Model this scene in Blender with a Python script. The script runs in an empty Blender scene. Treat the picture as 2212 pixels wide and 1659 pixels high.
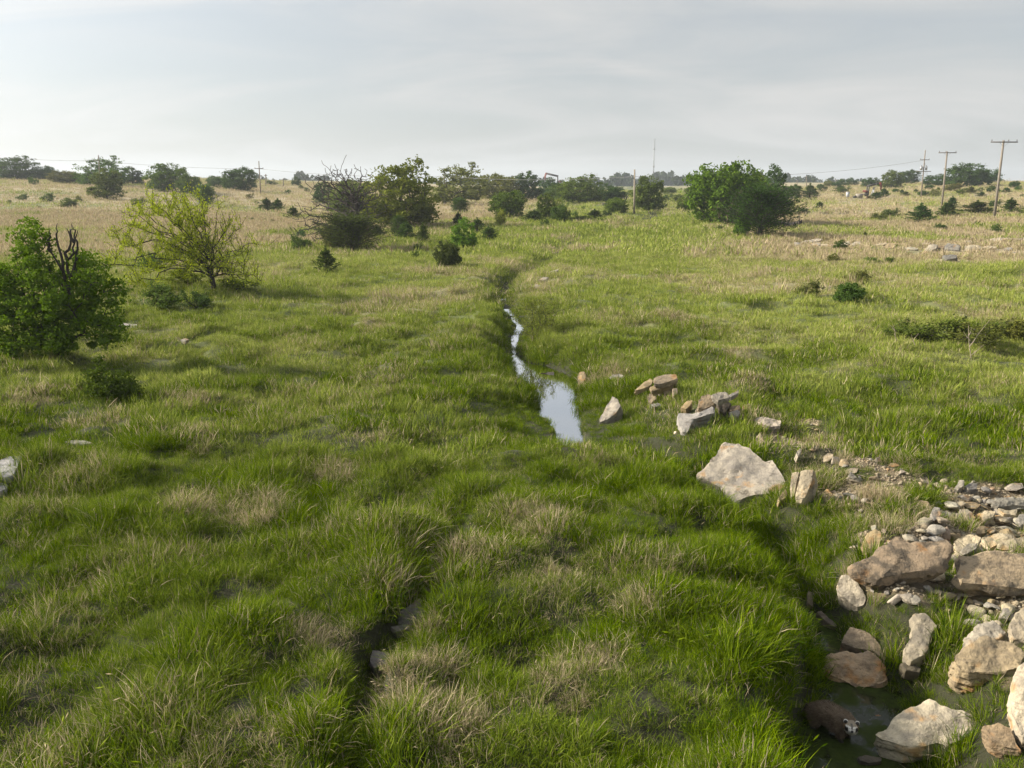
import bpy, bmesh, math, random
import numpy as np
from mathutils import Vector, Matrix, Euler, noise as mnoise

# ------------------------------------------------------------------ camera, sky, sun, exposure
scene = bpy.context.scene
col = scene.collection
F_PX, YH, ZC = 896.0, 186.0, 4.7          # focal length in pixels of the 1024 frame, horizon row, camera height
TH = math.atan((384 - YH) / F_PX)
cam_data = bpy.data.cameras.new("camera")
cam_data.sensor_width = 36.0
cam_data.lens = F_PX / 1024 * 36.0
cam_data.clip_start = 0.1
cam_data.clip_end = 12000
cam = bpy.data.objects.new("camera", cam_data)
cam.location = (0, 0, ZC)
cam.rotation_euler = (math.pi / 2 - TH, 0, 0)
col.objects.link(cam)
scene.camera = cam

SUN_EL = math.radians(27)
SUN_DIR = Vector((-1.0, 0.10, 0)).normalized() * math.cos(SUN_EL) + Vector((0, 0, math.sin(SUN_EL)))
SUN_AZ = math.atan2(SUN_DIR.x, SUN_DIR.y)

world = bpy.data.worlds.new("World")
scene.world = world
world.use_nodes = True
wn, wl = world.node_tree.nodes, world.node_tree.links
wn.clear()

def wnode(t, **kw):
    n = wn.new(t)
    for k, v in kw.items():
        setattr(n, k, v)
    return n

w_out = wnode("ShaderNodeOutputWorld")
w_bg = wnode("ShaderNodeBackground")
w_bg.inputs[1].default_value = 0.1
sky = wnode("ShaderNodeTexSky", sky_type="NISHITA", sun_disc=False)
sky.sun_elevation = SUN_EL
sky.sun_rotation = SUN_AZ % (2 * math.pi)
sky.air_density, sky.dust_density, sky.ozone_density = 1.0, 1.5, 1.0
tc = wnode("ShaderNodeTexCoord")
sep = wnode("ShaderNodeSeparateXYZ")
wl.new(tc.outputs["Generated"], sep.inputs[0])
def wmath(op, a, b=None, clamp=False):
    n = wnode("ShaderNodeMath", operation=op, use_clamp=clamp)
    for i, v in enumerate((a, b)):
        if v is None:
            continue
        if isinstance(v, (int, float)):
            n.inputs[i].default_value = v
        else:
            wl.new(v, n.inputs[i])
    return n.outputs[0]
zup = wmath("MAXIMUM", sep.outputs[2], 0.0)
den = wmath("ADD", zup, 0.22)
cx = wmath("DIVIDE", sep.outputs[0], den)
cy = wmath("DIVIDE", sep.outputs[1], den)
comb = wnode("ShaderNodeCombineXYZ")
wl.new(cx, comb.inputs[0]); wl.new(cy, comb.inputs[1])
mp = wnode("ShaderNodeMapping")
mp.inputs["Scale"].default_value = (0.75, 1.5, 1)
mp.inputs["Rotation"].default_value = (0, 0, math.radians(14))
mp.inputs["Location"].default_value = (3.1, 1.7, 0)
wl.new(comb.outputs[0], mp.inputs[0])
n1 = wnode("ShaderNodeTexNoise", noise_dimensions="3D")
n1.inputs["Scale"].default_value = 1.15
n1.inputs["Detail"].default_value = 7
n1.inputs["Roughness"].default_value = 0.56
n1.inputs["Distortion"].default_value = 0.9
wl.new(mp.outputs[0], n1.inputs["Vector"])
n2 = wnode("ShaderNodeTexNoise", noise_dimensions="3D")
n2.inputs["Scale"].default_value = 0.33
n2.inputs["Detail"].default_value = 3
wl.new(mp.outputs[0], n2.inputs["Vector"])
cov = wmath("ADD", wmath("MULTIPLY", n1.outputs[0], 0.62), wmath("MULTIPLY", n2.outputs[0], 0.38))
cr = wnode("ShaderNodeMapRange", interpolation_type="SMOOTHSTEP")
cr.inputs[1].default_value, cr.inputs[2].default_value = 0.38, 0.62
cr.inputs[3].default_value, cr.inputs[4].default_value = 0.78, 1.0
wl.new(cov, cr.inputs[0])
# thin cloud sheet: brighter where it is thicker, a little warmer low over the plain
ccol = wnode("ShaderNodeMix", data_type="RGBA")
ccol.inputs[6].default_value = (2.95, 3.06, 3.16, 1)
ccol.inputs[7].default_value = (4.35, 4.32, 4.22, 1)
cs = wnode("ShaderNodeMapRange", interpolation_type="SMOOTHSTEP")
cs.inputs[1].default_value, cs.inputs[2].default_value = 0.36, 0.68
wl.new(cov, cs.inputs[0])
wl.new(cs.outputs[0], ccol.inputs[0])
mixs = wnode("ShaderNodeMix", data_type="RGBA")
wl.new(cr.outputs[0], mixs.inputs[0])
wl.new(sky.outputs[0], mixs.inputs[6])
wl.new(ccol.outputs[2], mixs.inputs[7])
# thin cloud scatters forward: brighter towards the sun
dp = wnode("ShaderNodeVectorMath", operation="DOT_PRODUCT")
dp.inputs[1].default_value = SUN_DIR
wl.new(tc.outputs["Generated"], dp.inputs[0])
fwd = wmath("ADD", wmath("MULTIPLY", wmath("POWER", wmath("MAXIMUM", dp.outputs["Value"], 0.0), 2.0), 1.25), 0.86)
glow = wnode("ShaderNodeVectorMath", operation="SCALE")
wl.new(mixs.outputs[2], glow.inputs[0]); wl.new(fwd, glow.inputs["Scale"])
wl.new(glow.outputs[0], w_bg.inputs[0])
wl.new(w_bg.outputs[0], w_out.inputs[0])

sun_data = bpy.data.lights.new("sun", "SUN")
sun_data.energy = 5.0
sun_data.angle = math.radians(2.0)
sun_data.color = (1.0, 0.90, 0.74)
sun = bpy.data.objects.new("sun", sun_data)
sun.rotation_euler = SUN_DIR.to_track_quat("Z", "Y").to_euler()
sun.location = (-30, 0, 40)
col.objects.link(sun)

scene.view_settings.view_transform = "Standard"
scene.view_settings.look = "None"
scene.view_settings.exposure = 0.95
scene.view_settings.gamma = 1.0
scene.view_settings.use_curve_mapping = False
cy_ = scene.cycles
cy_.max_bounces = 4
cy_.diffuse_bounces = 2
cy_.glossy_bounces = 2
cy_.transmission_bounces = 3
cy_.transparent_max_bounces = 4
cy_.volume_bounces = 0
cy_.use_denoising = True
cy_.use_adaptive_sampling = True
cy_.adaptive_threshold = 0.02
cy_.caustics_reflective = False
cy_.caustics_refractive = False

# ------------------------------------------------------------------ numeric helpers
rng = np.random.default_rng(11)
random.seed(5)

def S(a, b, v):
    t = np.clip((np.asarray(v, float) - a) / (b - a), 0, 1)
    return t * t * (3 - 2 * t)

def _hash(ix, iy, seed):
    n = (ix * 374761393 + iy * 668265263 + seed * 974711) & 0xFFFFFFFF
    n = ((n ^ (n >> 13)) * 1274126177) & 0xFFFFFFFF
    n = n ^ (n >> 16)
    return (n & 0xFFFFFF) / float(0xFFFFFF)

def vn(x, y, seed=0):
    x = np.asarray(x, float); y = np.asarray(y, float)
    ix = np.floor(x).astype(np.int64); iy = np.floor(y).astype(np.int64)
    fx = x - ix; fy = y - iy
    fx = fx * fx * (3 - 2 * fx); fy = fy * fy * (3 - 2 * fy)
    a = _hash(ix, iy, seed); b = _hash(ix + 1, iy, seed)
    c = _hash(ix, iy + 1, seed); d = _hash(ix + 1, iy + 1, seed)
    return (a * (1 - fx) + b * fx) * (1 - fy) + (c * (1 - fx) + d * fx) * fy

def fbm(x, y, scale, octv=3, seed=0):
    s, amp, tot = 0.0, 1.0, 0.0
    for i in range(octv):
        k = 2 ** i / scale
        s = s + amp * vn(x * k + 13.7 * i, y * k + 7.3 * i, seed + i)
        tot += amp; amp *= 0.5
    return s / tot

CT, ST = math.cos(TH), math.sin(TH)
def ray(px, py):
    u = (px - 512) / F_PX; v = (384 - py) / F_PX
    return np.array([u, CT + v * ST, -ST + v * CT])

def on_plane_z(px, py, z):
    d = ray(px, py); t = (z - ZC) / d[2]
    return np.array([d[0] * t, d[1] * t, z])

def depth_of(p):
    return p[1] * CT - (p[2] - ZC) * ST

K = 1024 / 2212.0          # picture notes below are in a 2212-wide view
K3 = 1 / 3.0               # or in full-size photograph pixels

class Path:
    def __init__(self, xy, **arr):
        self.p = np.array(xy, float)
        self.a = {k: np.array(v, float) for k, v in arr.items()}
    def near(self, x, y):
        shp = np.shape(x)
        q = np.stack([np.ravel(x), np.ravel(y)], 1)
        best = np.full(len(q), 1e9); bi = np.zeros(len(q), int); bt = np.zeros(len(q)); bs = np.ones(len(q))
        for i in range(len(self.p) - 1):
            a, b = self.p[i], self.p[i + 1]
            ab = b - a; L2 = max(ab @ ab, 1e-9)
            t = np.clip(((q - a) @ ab) / L2, 0, 1)
            dv = q - (a + t[:, None] * ab)
            d = np.hypot(dv[:, 0], dv[:, 1])
            m = d < best
            best[m] = d[m]; bi[m] = i; bt[m] = t[m]
            s = np.sign(ab[0] * dv[:, 1] - ab[1] * dv[:, 0])
            bs[m] = s[m]
        out = {k: (v[bi] * (1 - bt) + v[bi + 1] * bt).reshape(shp) for k, v in self.a.items()}
        return best.reshape(shp), bs.reshape(shp), out

# creek, from beyond the camera's foot to the far field: picture x, y, half width (m), water level, bank width left / right (m)
CREEK = [
    (1835, 1860, .50, -.82, .40, 1.0), (1850, 1680, .50, -.82, .40, 1.0), (1855, 1590, .38, -.82, .38, 1.0),
    (1840, 1500, .26, -.80, .40, 1.0), (1800, 1420, .12, -.74, .45, .9), (1742, 1325, .11, -.62, .5, .8),
    (1692, 1240, .09, -.52, .5, .8), (1640, 1160, .08, -.46, .5, .8), (1572, 1085, .08, -.44, .5, .7),
    (1490, 1030, .08, -.46, .5, .6), (1400, 1000, .08, -.50, .5, .6), (1310, 985, .12, -.54, .5, .6),
    (1244, 955, .2, -.55, .55, .5), (1224, 915, .25, -.55, .6, .5), (1207, 870, .25, -.55, .6, .6),
    (1190, 835, .25, -.55, .7, .6), (1160, 800, .25, -.55, .7, .6), (1136, 770, .2, -.55, .7, .6),
    (1118, 745, .15, -.54, .7, .6), (1112, 730, .15, -.53, .7, .6), (1120, 705, .12, -.52, .7, .6),
    (1106, 682, .12, -.50, .8, .7), (1094, 668, .12, -.48, .9, .8), (1080, 645, .16, -.42, .9, .8),
    (1090, 615, .22, -.36, 1.2, 1.0), (1140, 588, .22, -.28, 1.4, 1.2), (1185, 558, .22, -.2, 1.5, 1.5),
    (1232, 522, .35, -.15, 1.8, 1.6), (1300, 505, .3, -.05, 1.8, 1.6), (1362, 491, .4, .05, 2, 2), (1402, 474, .4, .2, 2, 2),
    (1432, 450, .3, .45, 2, 2),
]
_cp = [on_plane_z(c[0] * K, c[1] * K, c[3])[:2] for c in CREEK]
_cp += [np.array([40.0, 230.0]), np.array([52.0, 330.0]), np.array([60.0, 480.0])]
_w = [c[2] for c in CREEK] + [.3] * 3
_zw = [c[3] for c in CREEK] + [1.3, 2.6, 3.9]
_bl = [c[4] for c in CREEK] + [2] * 3
_br = [c[5] for c in CREEK] + [2] * 3
creek = Path(_cp, w=_w, zw=_zw, bl=_bl, br=_br)
_ys = np.array([p[1] for p in _cp]); _xs = np.array([p[0] for p in _cp])
_o = np.argsort(_ys)
AX_Y = np.concatenate([[-20], _ys[_o], [4000]]); AX_X = np.concatenate([[_xs[_o][0]], _xs[_o], [200]])

GULLY = [(1010, 1130, .02, .04), (965, 1205, .02, .14), (940, 1268, .04, .34), (890, 1335, .05, .36), (862, 1385, .03, .28), (812, 1440, .04, .36),
         (788, 1515, .04, .44), (782, 1600, .045, .46), (772, 1720, .045, .46), (765, 1850, .045, .46)]
gully = Path([on_plane_z(g[0] * K, g[1] * K, -.15)[:2] for g in GULLY], w=[g[2] for g in GULLY], dp=[g[3] for g in GULLY])

# open water as it lies on its level: (picture crop x, y), crop origin 1400,850 scale 3.318, full-size photograph
POOL = [[(450, 690), (520, 735), (600, 790), (770, 815), (930, 870), (1075, 950), (1112, 1050), (1104, 1230), (1150, 1300), (1125, 1400), (1160, 1560), (1140, 1660), (940, 1660), (895, 1480), (830, 1390), (715, 1300), (690, 1130), (600, 1045), (480, 1000), (480, 860), (440, 760)],
        [(372, 266), (402, 262), (440, 298), (500, 360), (540, 405), (535, 500), (500, 590), (480, 690), (456, 690), (450, 612), (440, 560), (478, 480), (505, 430), (478, 390), (455, 345), (400, 312), (372, 288)]]
POOL_W = [np.array([on_plane_z((1400 + a / 3.318) / 3, (850 + b / 3.318) / 3, -.55 if i == 0 else -.53)[:2] for a, b in pl]) for i, pl in enumerate(POOL)]
def pool_sd(x, y):
    """signed distance (m) to the open water, negative inside"""
    best = np.full(np.shape(x), 1e6)
    for pl in POOL_W:
        c = np.zeros(np.shape(x), bool); d = np.full(np.shape(x), 1e6)
        for i in range(len(pl)):
            a, b = pl[i], pl[(i + 1) % len(pl)]
            ab = b - a; t = np.clip(((x - a[0]) * ab[0] + (y - a[1]) * ab[1]) / (ab @ ab), 0, 1)
            d = np.minimum(d, np.hypot(x - a[0] - t * ab[0], y - a[1] - t * ab[1]))
            dy = ab[1] if abs(ab[1]) > 1e-9 else 1e-9
            c ^= ((a[1] > y) != (b[1] > y)) & (x < ab[0] * (y - a[1]) / dy + a[0])
        best = np.minimum(best, np.where(c, -d, d))
    return best

def creek_u(x, y):
    return x - np.interp(y, AX_Y, AX_X)

def z_plain(x, y):
    u = creek_u(x, y)
    z = np.interp(y, [-50, 60, 100, 200, 350, 500, 800, 1500, 4000], [0, 0, .25, 1.2, 3.1, 4.0, 4.15, 4.1, 3.0])
    lf = 4.3 * S(20, 170, -u) * S(45, 235, y) * (1 - S(260, 900, y))
    rt = 3.3 * S(12, 120, u) * S(50, 260, y) * (1 - S(300, 1000, y))
    z = z + lf + rt + .35 * S(2, 22, -u) * S(70, 20, y) + .35 * S(3, 20, u) * S(75, 20, y)
    z = z + (fbm(x, y, 38, 3, 3) - .5) * 1.1 * S(30, 110, y)
    z = z + (fbm(x, y, 7, 2, 8) - .5) * .45 * S(120, 40, y)
    return z

def terrain(x, y):
    x = np.asarray(x, float); y = np.asarray(y, float)
    z = z_plain(x, y)
    nearf = S(75, 30, y)
    z = z + nearf * ((fbm(x, y, 1.4, 2, 21) - .5) * .46 + (vn(x / .55, y / .55, 31) - .5) * .25)
    gd, _, ga = gully.near(x, y)
    k = S(0, 1, (gd - ga["w"] * (1 + .8 * (fbm(x, y, .5, 2, 51) - .5))) / .28)
    z = z - ga["dp"] * (1 - k)
    d, s, a = creek.near(x, y)
    wob = 1 + .5 * (fbm(x, y, .9, 2, 41) - .5)
    bw = np.where(s < 0, a["br"], a["bl"]) * wob
    ww = a["w"] * (1 + .7 * (fbm(x, y, 1.4, 2, 47) - .5))
    k = S(0, 1, (d - ww) / bw)
    bed = a["zw"] - .16
    z = np.where(d < ww + bw, bed + (np.maximum(z, a["zw"] + .12) - bed) * k, z)
    m = (y > 14) & (y < 42) & (np.abs(x) < 8)
    if np.any(m):
        sd = np.where(m, pool_sd(x, y), 1e6)
        zw = np.where(y > 30, -.53, -.55)
        wb = .9 + .5 * (fbm(x, y, 1.1, 2, 43) - .5)
        k = S(0, 1, sd / (1.35 * wb * (1 + 1.3 * S(21.5, 19, y))))
        edge = zw + .10 * S(0, .12, sd)
        z = np.where(sd < 3.6, np.where(sd < 0, np.minimum(z, zw - .14), edge + (np.maximum(z, zw + .1) - edge) * k), z)
    return z

_hits = {}
def hit(px, py, lift=0.0):
    """ground point under a picture point (1024 frame)"""
    key = (round(px, 2), round(py, 2))
    if key not in _hits:
        d = ray(px, py)
        t = np.geomspace(4, 1500, 1600)
        g = (ZC + d[2] * t) - terrain(d[0] * t, d[1] * t)
        i = np.argmax(g < 0) if (g < 0).any() else len(t) - 1
        a, b = t[max(i - 1, 0)], t[i]
        for _ in range(18):
            m = (a + b) / 2
            if ZC + d[2] * m - float(terrain(d[0] * m, d[1] * m)) < 0: b = m
            else: a = m
        _hits[key] = np.array([d[0] * b, d[1] * b, ZC + d[2] * b])
    p = _hits[key].copy(); p[2] += lift
    return p
def h2(x, y): return hit(x * K, y * K)
def h3(x, y): return hit(x * K3, y * K3)
def gz(x, y): return float(terrain(x, y))

# ------------------------------------------------------------------ object helpers
def tag(o, label=None, cat=None, group=None, kind=None):
    for k, v in (("label", label), ("category", cat), ("group", group), ("kind", kind)):
        if v: o[k] = v
    return o

def mesh_from(name, verts, faces, mat=None, attrs=None, smooth=False):
    """faces: an (n,k) array or list of such arrays"""
    me = bpy.data.meshes.new(name)
    fl = faces if isinstance(faces, list) else [faces]
    fl = [np.asarray(f, np.int32) for f in fl if len(f)]
    v = np.asarray(verts, np.float32)
    me.vertices.add(len(v)); me.vertices.foreach_set("co", v.ravel())
    nl = sum(f.size for f in fl); npoly = sum(len(f) for f in fl)
    me.loops.add(nl); me.polygons.add(npoly)
    me.loops.foreach_set("vertex_index", np.concatenate([f.ravel() for f in fl]))
    tot = np.concatenate([np.full(len(f), f.shape[1], np.int32) for f in fl])
    me.polygons.foreach_set("loop_start", np.concatenate([[0], np.cumsum(tot)[:-1]]).astype(np.int32))
    if smooth: me.polygons.foreach_set("use_smooth", np.ones(npoly, bool))
    me.update(calc_edges=True)
    for k, (dom, arr) in (attrs or {}).items():
        at = me.attributes.new(k, "FLOAT", dom)
        at.data.foreach_set("value", np.asarray(arr, np.float32))
    if mat: me.materials.append(mat)
    return me

def link(name, me, parent=None, loc=None, color=None):
    o = bpy.data.objects.new(name, me)
    col.objects.link(o)
    if parent is not None: o.parent = parent
    if loc is not None: o.location = loc
    if color is not None: o.color = color
    return o

def empty(name, loc, rz=0):
    o = bpy.data.objects.new(name, None)
    o.empty_display_size = .2
    o.location = loc; o.rotation_euler = (0, 0, rz)
    col.objects.link(o)
    return o

# ------------------------------------------------------------------ materials
def new_mat(name):
    m = bpy.data.materials.new(name); m.use_nodes = True
    nt = m.node_tree; nt.nodes.clear()
    return m, nt
class NT:
    def __init__(self, nt): self.nt = nt
    def n(self, t, ins=None, **kw):
        nd = self.nt.nodes.new(t)
        for k, v in kw.items(): setattr(nd, k, v)
        for k, v in (ins or {}).items():
            if isinstance(v, bpy.types.NodeSocket): self.nt.links.new(v, nd.inputs[k])
            else: nd.inputs[k].default_value = v
        return nd
    def mix(self, f, a, b, blend="MIX"):
        nd = self.n("ShaderNodeMix", data_type="RGBA", blend_type=blend)
        for i, v in ((0, f), (6, a), (7, b)):
            if isinstance(v, bpy.types.NodeSocket): self.nt.links.new(v, nd.inputs[i])
            else: nd.inputs[i].default_value = v if i == 0 else (*v, 1) if len(v) == 3 else v
        return nd.outputs[2]
    def math(self, op, a, b=0.0, c=None, clamp=False):
        nd = self.n("ShaderNodeMath", operation=op, use_clamp=clamp)
        for i, v in enumerate((a, b, c)):
            if v is None: continue
            if isinstance(v, bpy.types.NodeSocket): self.nt.links.new(v, nd.inputs[i])
            else: nd.inputs[i].default_value = v
        return nd.outputs[0]
    def ramp(self, f, a, b, lo=0.0, hi=1.0):
        nd = self.n("ShaderNodeMapRange", {0: f, 1: a, 2: b, 3: lo, 4: hi}, interpolation_type="SMOOTHSTEP")
        return nd.outputs[0]
    def noise(self, scale, detail=4, vec=None, rough=.55, dist=0.0):
        nd = self.n("ShaderNodeTexNoise", {"Scale": scale, "Detail": detail, "Roughness": rough, "Distortion": dist})
        if vec is not None: self.nt.links.new(vec, nd.inputs["Vector"])
        return nd.outputs[0]
    def attr(self, name, typ="GEOMETRY"):
        return self.n("ShaderNodeAttribute", attribute_name=name, attribute_type=typ)
    def out(self, sh):
        o = self.n("ShaderNodeOutputMaterial"); self.nt.links.new(sh, o.inputs[0]); return o

def mat_grass():
    m, nt = new_mat("grass_blades"); t = NT(nt)
    b = t.attr("bcol").outputs["Fac"]
    dry = t.attr("dry", "INSTANCER").outputs["Fac"]
    tint = t.attr("tint", "INSTANCER").outputs["Fac"]
    g1 = t.mix(b, (.016, .056, .001), (.178, .252, .003))
    g2 = t.mix(b, (.140, .205, .030), (.430, .455, .120))
    green = t.mix(tint, g1, g2)
    tan = t.mix(b, (.27, .215, .125), (.55, .465, .315))
    b2 = t.math("FRACT", t.math("MULTIPLY", b, 17.31))
    sel = t.math("LESS_THAN", b2, dry)
    c = t.mix(sel, green, tan)
    df = t.n("ShaderNodeBsdfDiffuse", {"Color": c}).outputs[0]
    tr = t.n("ShaderNodeBsdfTranslucent", {"Color": c}).outputs[0]
    mx = t.n("ShaderNodeMixShader", {0: .30, 1: df, 2: tr}).outputs[0]
    t.out(mx)
    return m

def mat_leaf():
    """leaf colour = the plant's own colour (object colour) varied leaf by leaf"""
    m, nt = new_mat("leaves"); t = NT(nt)
    b = t.attr("bcol").outputs["Fac"]
    oi = t.n("ShaderNodeObjectInfo")
    c = t.mix(b, (.55, .62, .5), (1.45, 1.35, 1.2))
    c = t.mix(1.0, oi.outputs["Color"], c, "MULTIPLY")
    df = t.n("ShaderNodeBsdfDiffuse", {"Color": c}).outputs[0]
    tr = t.n("ShaderNodeBsdfTranslucent", {"Color": c}).outputs[0]
    t.out(t.n("ShaderNodeMixShader", {0: .33, 1: df, 2: tr}).outputs[0])
    return m

def mat_wood(name="bark", scale=9.0):
    m, nt = new_mat(name); t = NT(nt)
    oi = t.n("ShaderNodeObjectInfo")
    co = t.n("ShaderNodeTexCoord").outputs["Object"]
    mp = t.n("ShaderNodeMapping", {"Vector": co, "Scale": (1, 1, .18)}).outputs[0]
    nz = t.noise(scale, 5, mp)
    c = t.mix(1.0, oi.outputs["Color"], t.mix(nz, (.4, .4, .4), (1.6, 1.6, 1.6)), "MULTIPLY")
    bp = t.n("ShaderNodeBump", {"Height": nz, "Strength": .6, "Distance": .03}).outputs[0]
    p = t.n("ShaderNodeBsdfPrincipled", {"Base Color": c, "Roughness": .9, "Normal": bp})
    t.out(p.outputs[0]); return m

def mat_rock():
    """limestone: object colour is the stone's own tone, its alpha how much dark lichen it carries"""
    m, nt = new_mat("limestone"); t = NT(nt)
    oi = t.n("ShaderNodeObjectInfo")
    geo = t.n("ShaderNodeNewGeometry")
    pos = geo.outputs["Position"]
    a = t.noise(1.7, 6, pos, .6, .4); b = t.noise(7.0, 6, pos, .65); c = t.noise(38, 4, pos, .6); e = t.noise(2.9, 3, pos)
    base = t.mix(t.ramp(t.math("ADD", t.math("MULTIPLY", b, .45), t.math("MULTIPLY", a, .55)), .34, .64), (.30, .30, .315), (.80, .78, .73))
    base = t.mix(1.0, oi.outputs["Color"], base, "MULTIPLY")
    ochre = t.mix(1.0, oi.outputs["Color"], (.66, .42, .18), "MULTIPLY")
    base = t.mix(t.ramp(e, .58, .70, 0, .75), base, ochre)
    th = t.math("SUBTRACT", .74, t.math("MULTIPLY", oi.outputs["Alpha"], .42))
    lich = t.ramp(t.math("ADD", t.math("MULTIPLY", a, .6), t.math("MULTIPLY", b, .4)), th, t.math("ADD", th, .09), 0, .85)
    base = t.mix(lich, base, (.055, .046, .035))
    base = t.mix(t.ramp(t.noise(24, 5, pos, .7), .56, .70, 0, .40), base, (.085, .07, .052))
    pit = t.ramp(c, .66, .76, 0, .7)
    base = t.mix(pit, base, (.07, .058, .045))
    bed = t.noise(3.0, 6, t.n("ShaderNodeMapping", {"Vector": pos, "Rotation": (.25, .15, 0), "Scale": (1, 1, 9)}).outputs[0], .6)
    base = t.mix(t.ramp(bed, .56, .66, 0, .35), base, (.10, .08, .06))
    hgt = t.math("ADD", t.math("ADD", t.math("MULTIPLY", b, .6), t.math("MULTIPLY", c, .35)), t.math("MULTIPLY", bed, .35))
    bp = t.n("ShaderNodeBump", {"Height": hgt, "Strength": .7, "Distance": .06}).outputs[0]
    t.out(t.n("ShaderNodeBsdfPrincipled", {"Base Color": base, "Roughness": .88, "Normal": bp}).outputs[0])
    return m

def mat_ground():
    m, nt = new_mat("prairie_ground"); t = NT(nt)
    pos = t.n("ShaderNodeNewGeometry").outputs["Position"]
    dry = t.attr("dry").outputs["Fac"]; bare = t.attr("bare").outputs["Fac"]; far = t.attr("far").outputs["Fac"]
    n1 = t.noise(2.2, 5, pos); n2 = t.noise(14, 5, pos); n3 = t.noise(.05, 5, pos); n4 = t.noise(55, 3, pos)
    soil = t.mix(n1, (.012, .015, .004), (.035, .035, .013))
    # the far sward, too distant to show blades
    gr = t.mix(n3, (.060, .090, .018), (.125, .145, .042))
    tn = t.mix(t.noise(.35, 5, pos), (.25, .20, .115), (.41, .345, .235))
    tn = t.mix(t.ramp(n3, .52, .68, 0, .6), tn, (.15, .155, .055))
    sw = t.mix(dry, gr, tn)
    c = t.mix(far, soil, sw)
    grav = t.mix(n2, (.09, .066, .038), (.21, .165, .10))
    grav = t.mix(t.ramp(n4, .55, .7, 0, .7), grav, (.27, .23, .17))
    c = t.mix(bare, c, grav)
    bp = t.n("ShaderNodeBump", {"Height": t.math("ADD", n2, t.math("MULTIPLY", n4, .5)), "Strength": .7, "Distance": .06}).outputs[0]
    t.out(t.n("ShaderNodeBsdfPrincipled", {"Base Color": c, "Roughness": .95, "Normal": bp}).outputs[0])
    return m

def mat_plain(name, c, rough=.7, metal=0.0, var=.25, scale=6.0):
    m, nt = new_mat(name); t = NT(nt)
    co = t.n("ShaderNodeTexCoord").outputs["Object"]
    nz = t.noise(scale, 4, co)
    lo = tuple(v * (1 - var) for v in c); hi = tuple(min(1, v * (1 + var)) for v in c)
    t.out(t.n("ShaderNodeBsdfPrincipled", {"Base Color": t.mix(nz, lo, hi), "Roughness": rough, "Metallic": metal}).outputs[0])
    return m

def mat_water(name, deep, algae=0.0, gloss=.6):
    m, nt = new_mat(name); t = NT(nt)
    pos = t.n("ShaderNodeNewGeometry").outputs["Position"]
    n = t.noise(5, 3, pos); a = t.noise(3.2, 6, pos, .7)
    bp = t.n("ShaderNodeBump", {"Height": n, "Strength": .04, "Distance": .02}).outputs[0]
    c = t.mix(t.noise(2, 4, pos), tuple(v * .6 for v in deep), tuple(v * 1.5 for v in deep))
    body = t.n("ShaderNodeBsdfDiffuse", {"Color": c}).outputs[0]
    gl = t.n("ShaderNodeBsdfGlossy", {"Color": (.95, .97, 1, 1), "Roughness": .02, "Normal": bp}).outputs[0]
    fr = t.n("ShaderNodeFresnel", {"IOR": 1.33, "Normal": bp}).outputs[0]
    f = t.math("ADD", t.math("MULTIPLY", fr, gloss), gloss * .35, clamp=True) if gloss > 1 else fr
    sh = t.n("ShaderNodeMixShader", {0: f, 1: body, 2: gl}).outputs[0]
    if algae:
        al = t.n("ShaderNodeBsdfDiffuse", {"Color": t.mix(t.noise(26, 4, pos), (.016, .026, .006), (.050, .066, .018))}).outputs[0]
        sh = t.n("ShaderNodeMixShader", {0: t.ramp(a, .40, .52, 0, algae), 1: sh, 2: al}).outputs[0]
    t.out(sh); return m

M_GRASS, M_LEAF, M_WOOD, M_ROCK, M_GROUND = mat_grass(), mat_leaf(), mat_wood(), mat_rock(), mat_ground()

# ------------------------------------------------------------------ ground, dryness and bare soil
BARE_A = [(1560, 900), (1640, 880), (1760, 905), (1880, 985), (2010, 1030), (2120, 1040), (2330, 1060), (2330, 1450), (2160, 1440), (2080, 1340),
          (2000, 1290), (1900, 1300), (1840, 1220), (1830, 1130), (1790, 1090), (1700, 1060), (1640, 960)]
def in_poly(x, y, poly):
    c = np.zeros(np.shape(x), bool); n = len(poly)
    for i in range(n):
        x1, y1 = poly[i]; x2, y2 = poly[(i + 1) % n]
        m = ((y1 > y) != (y2 > y)) & (x < (x2 - x1) * (y - y1) / ((y2 - y1) if abs(y2 - y1) > 1e-9 else 1e-9) + x1)
        c ^= m
    return c
bare_poly = [tuple(h2(*p)[:2]) for p in BARE_A]
DRY_SPOTS = [(715, 1035, .55), (795, 950, .5), (1140, 1140, .6), (1010, 1190, .5), (1600, 775, .8), (1625, 830, .6), (1780, 970, .8), (1850, 1070, .7),
             (850, 1265, .35), (905, 1500, .5), (1180, 1480, .45), (1000, 1560, .5), (420, 1110, .5), (560, 1120, .5), (800, 700, .9), (830, 705, .9),
             (400, 870, .8), (420, 930, .6), (1310, 820, .6), (900, 1440, .4), (700, 1390, .4), (1290, 1440, .4), (1200, 1240, .35), (2100, 690, 1.2),
             (1480, 610, 2.2), (1560, 620, 2.0), (1780, 615, 2.0), (1620, 600, 2.2), (1900, 600, 2.4), (200, 910, .8), (60, 860, .9), (1380, 1310, .3), (1460, 690, 1.2), (930, 1370, .3)]
DRY_W = [(h2(a, b)[:2], r) for a, b, r in DRY_SPOTS]

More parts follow.
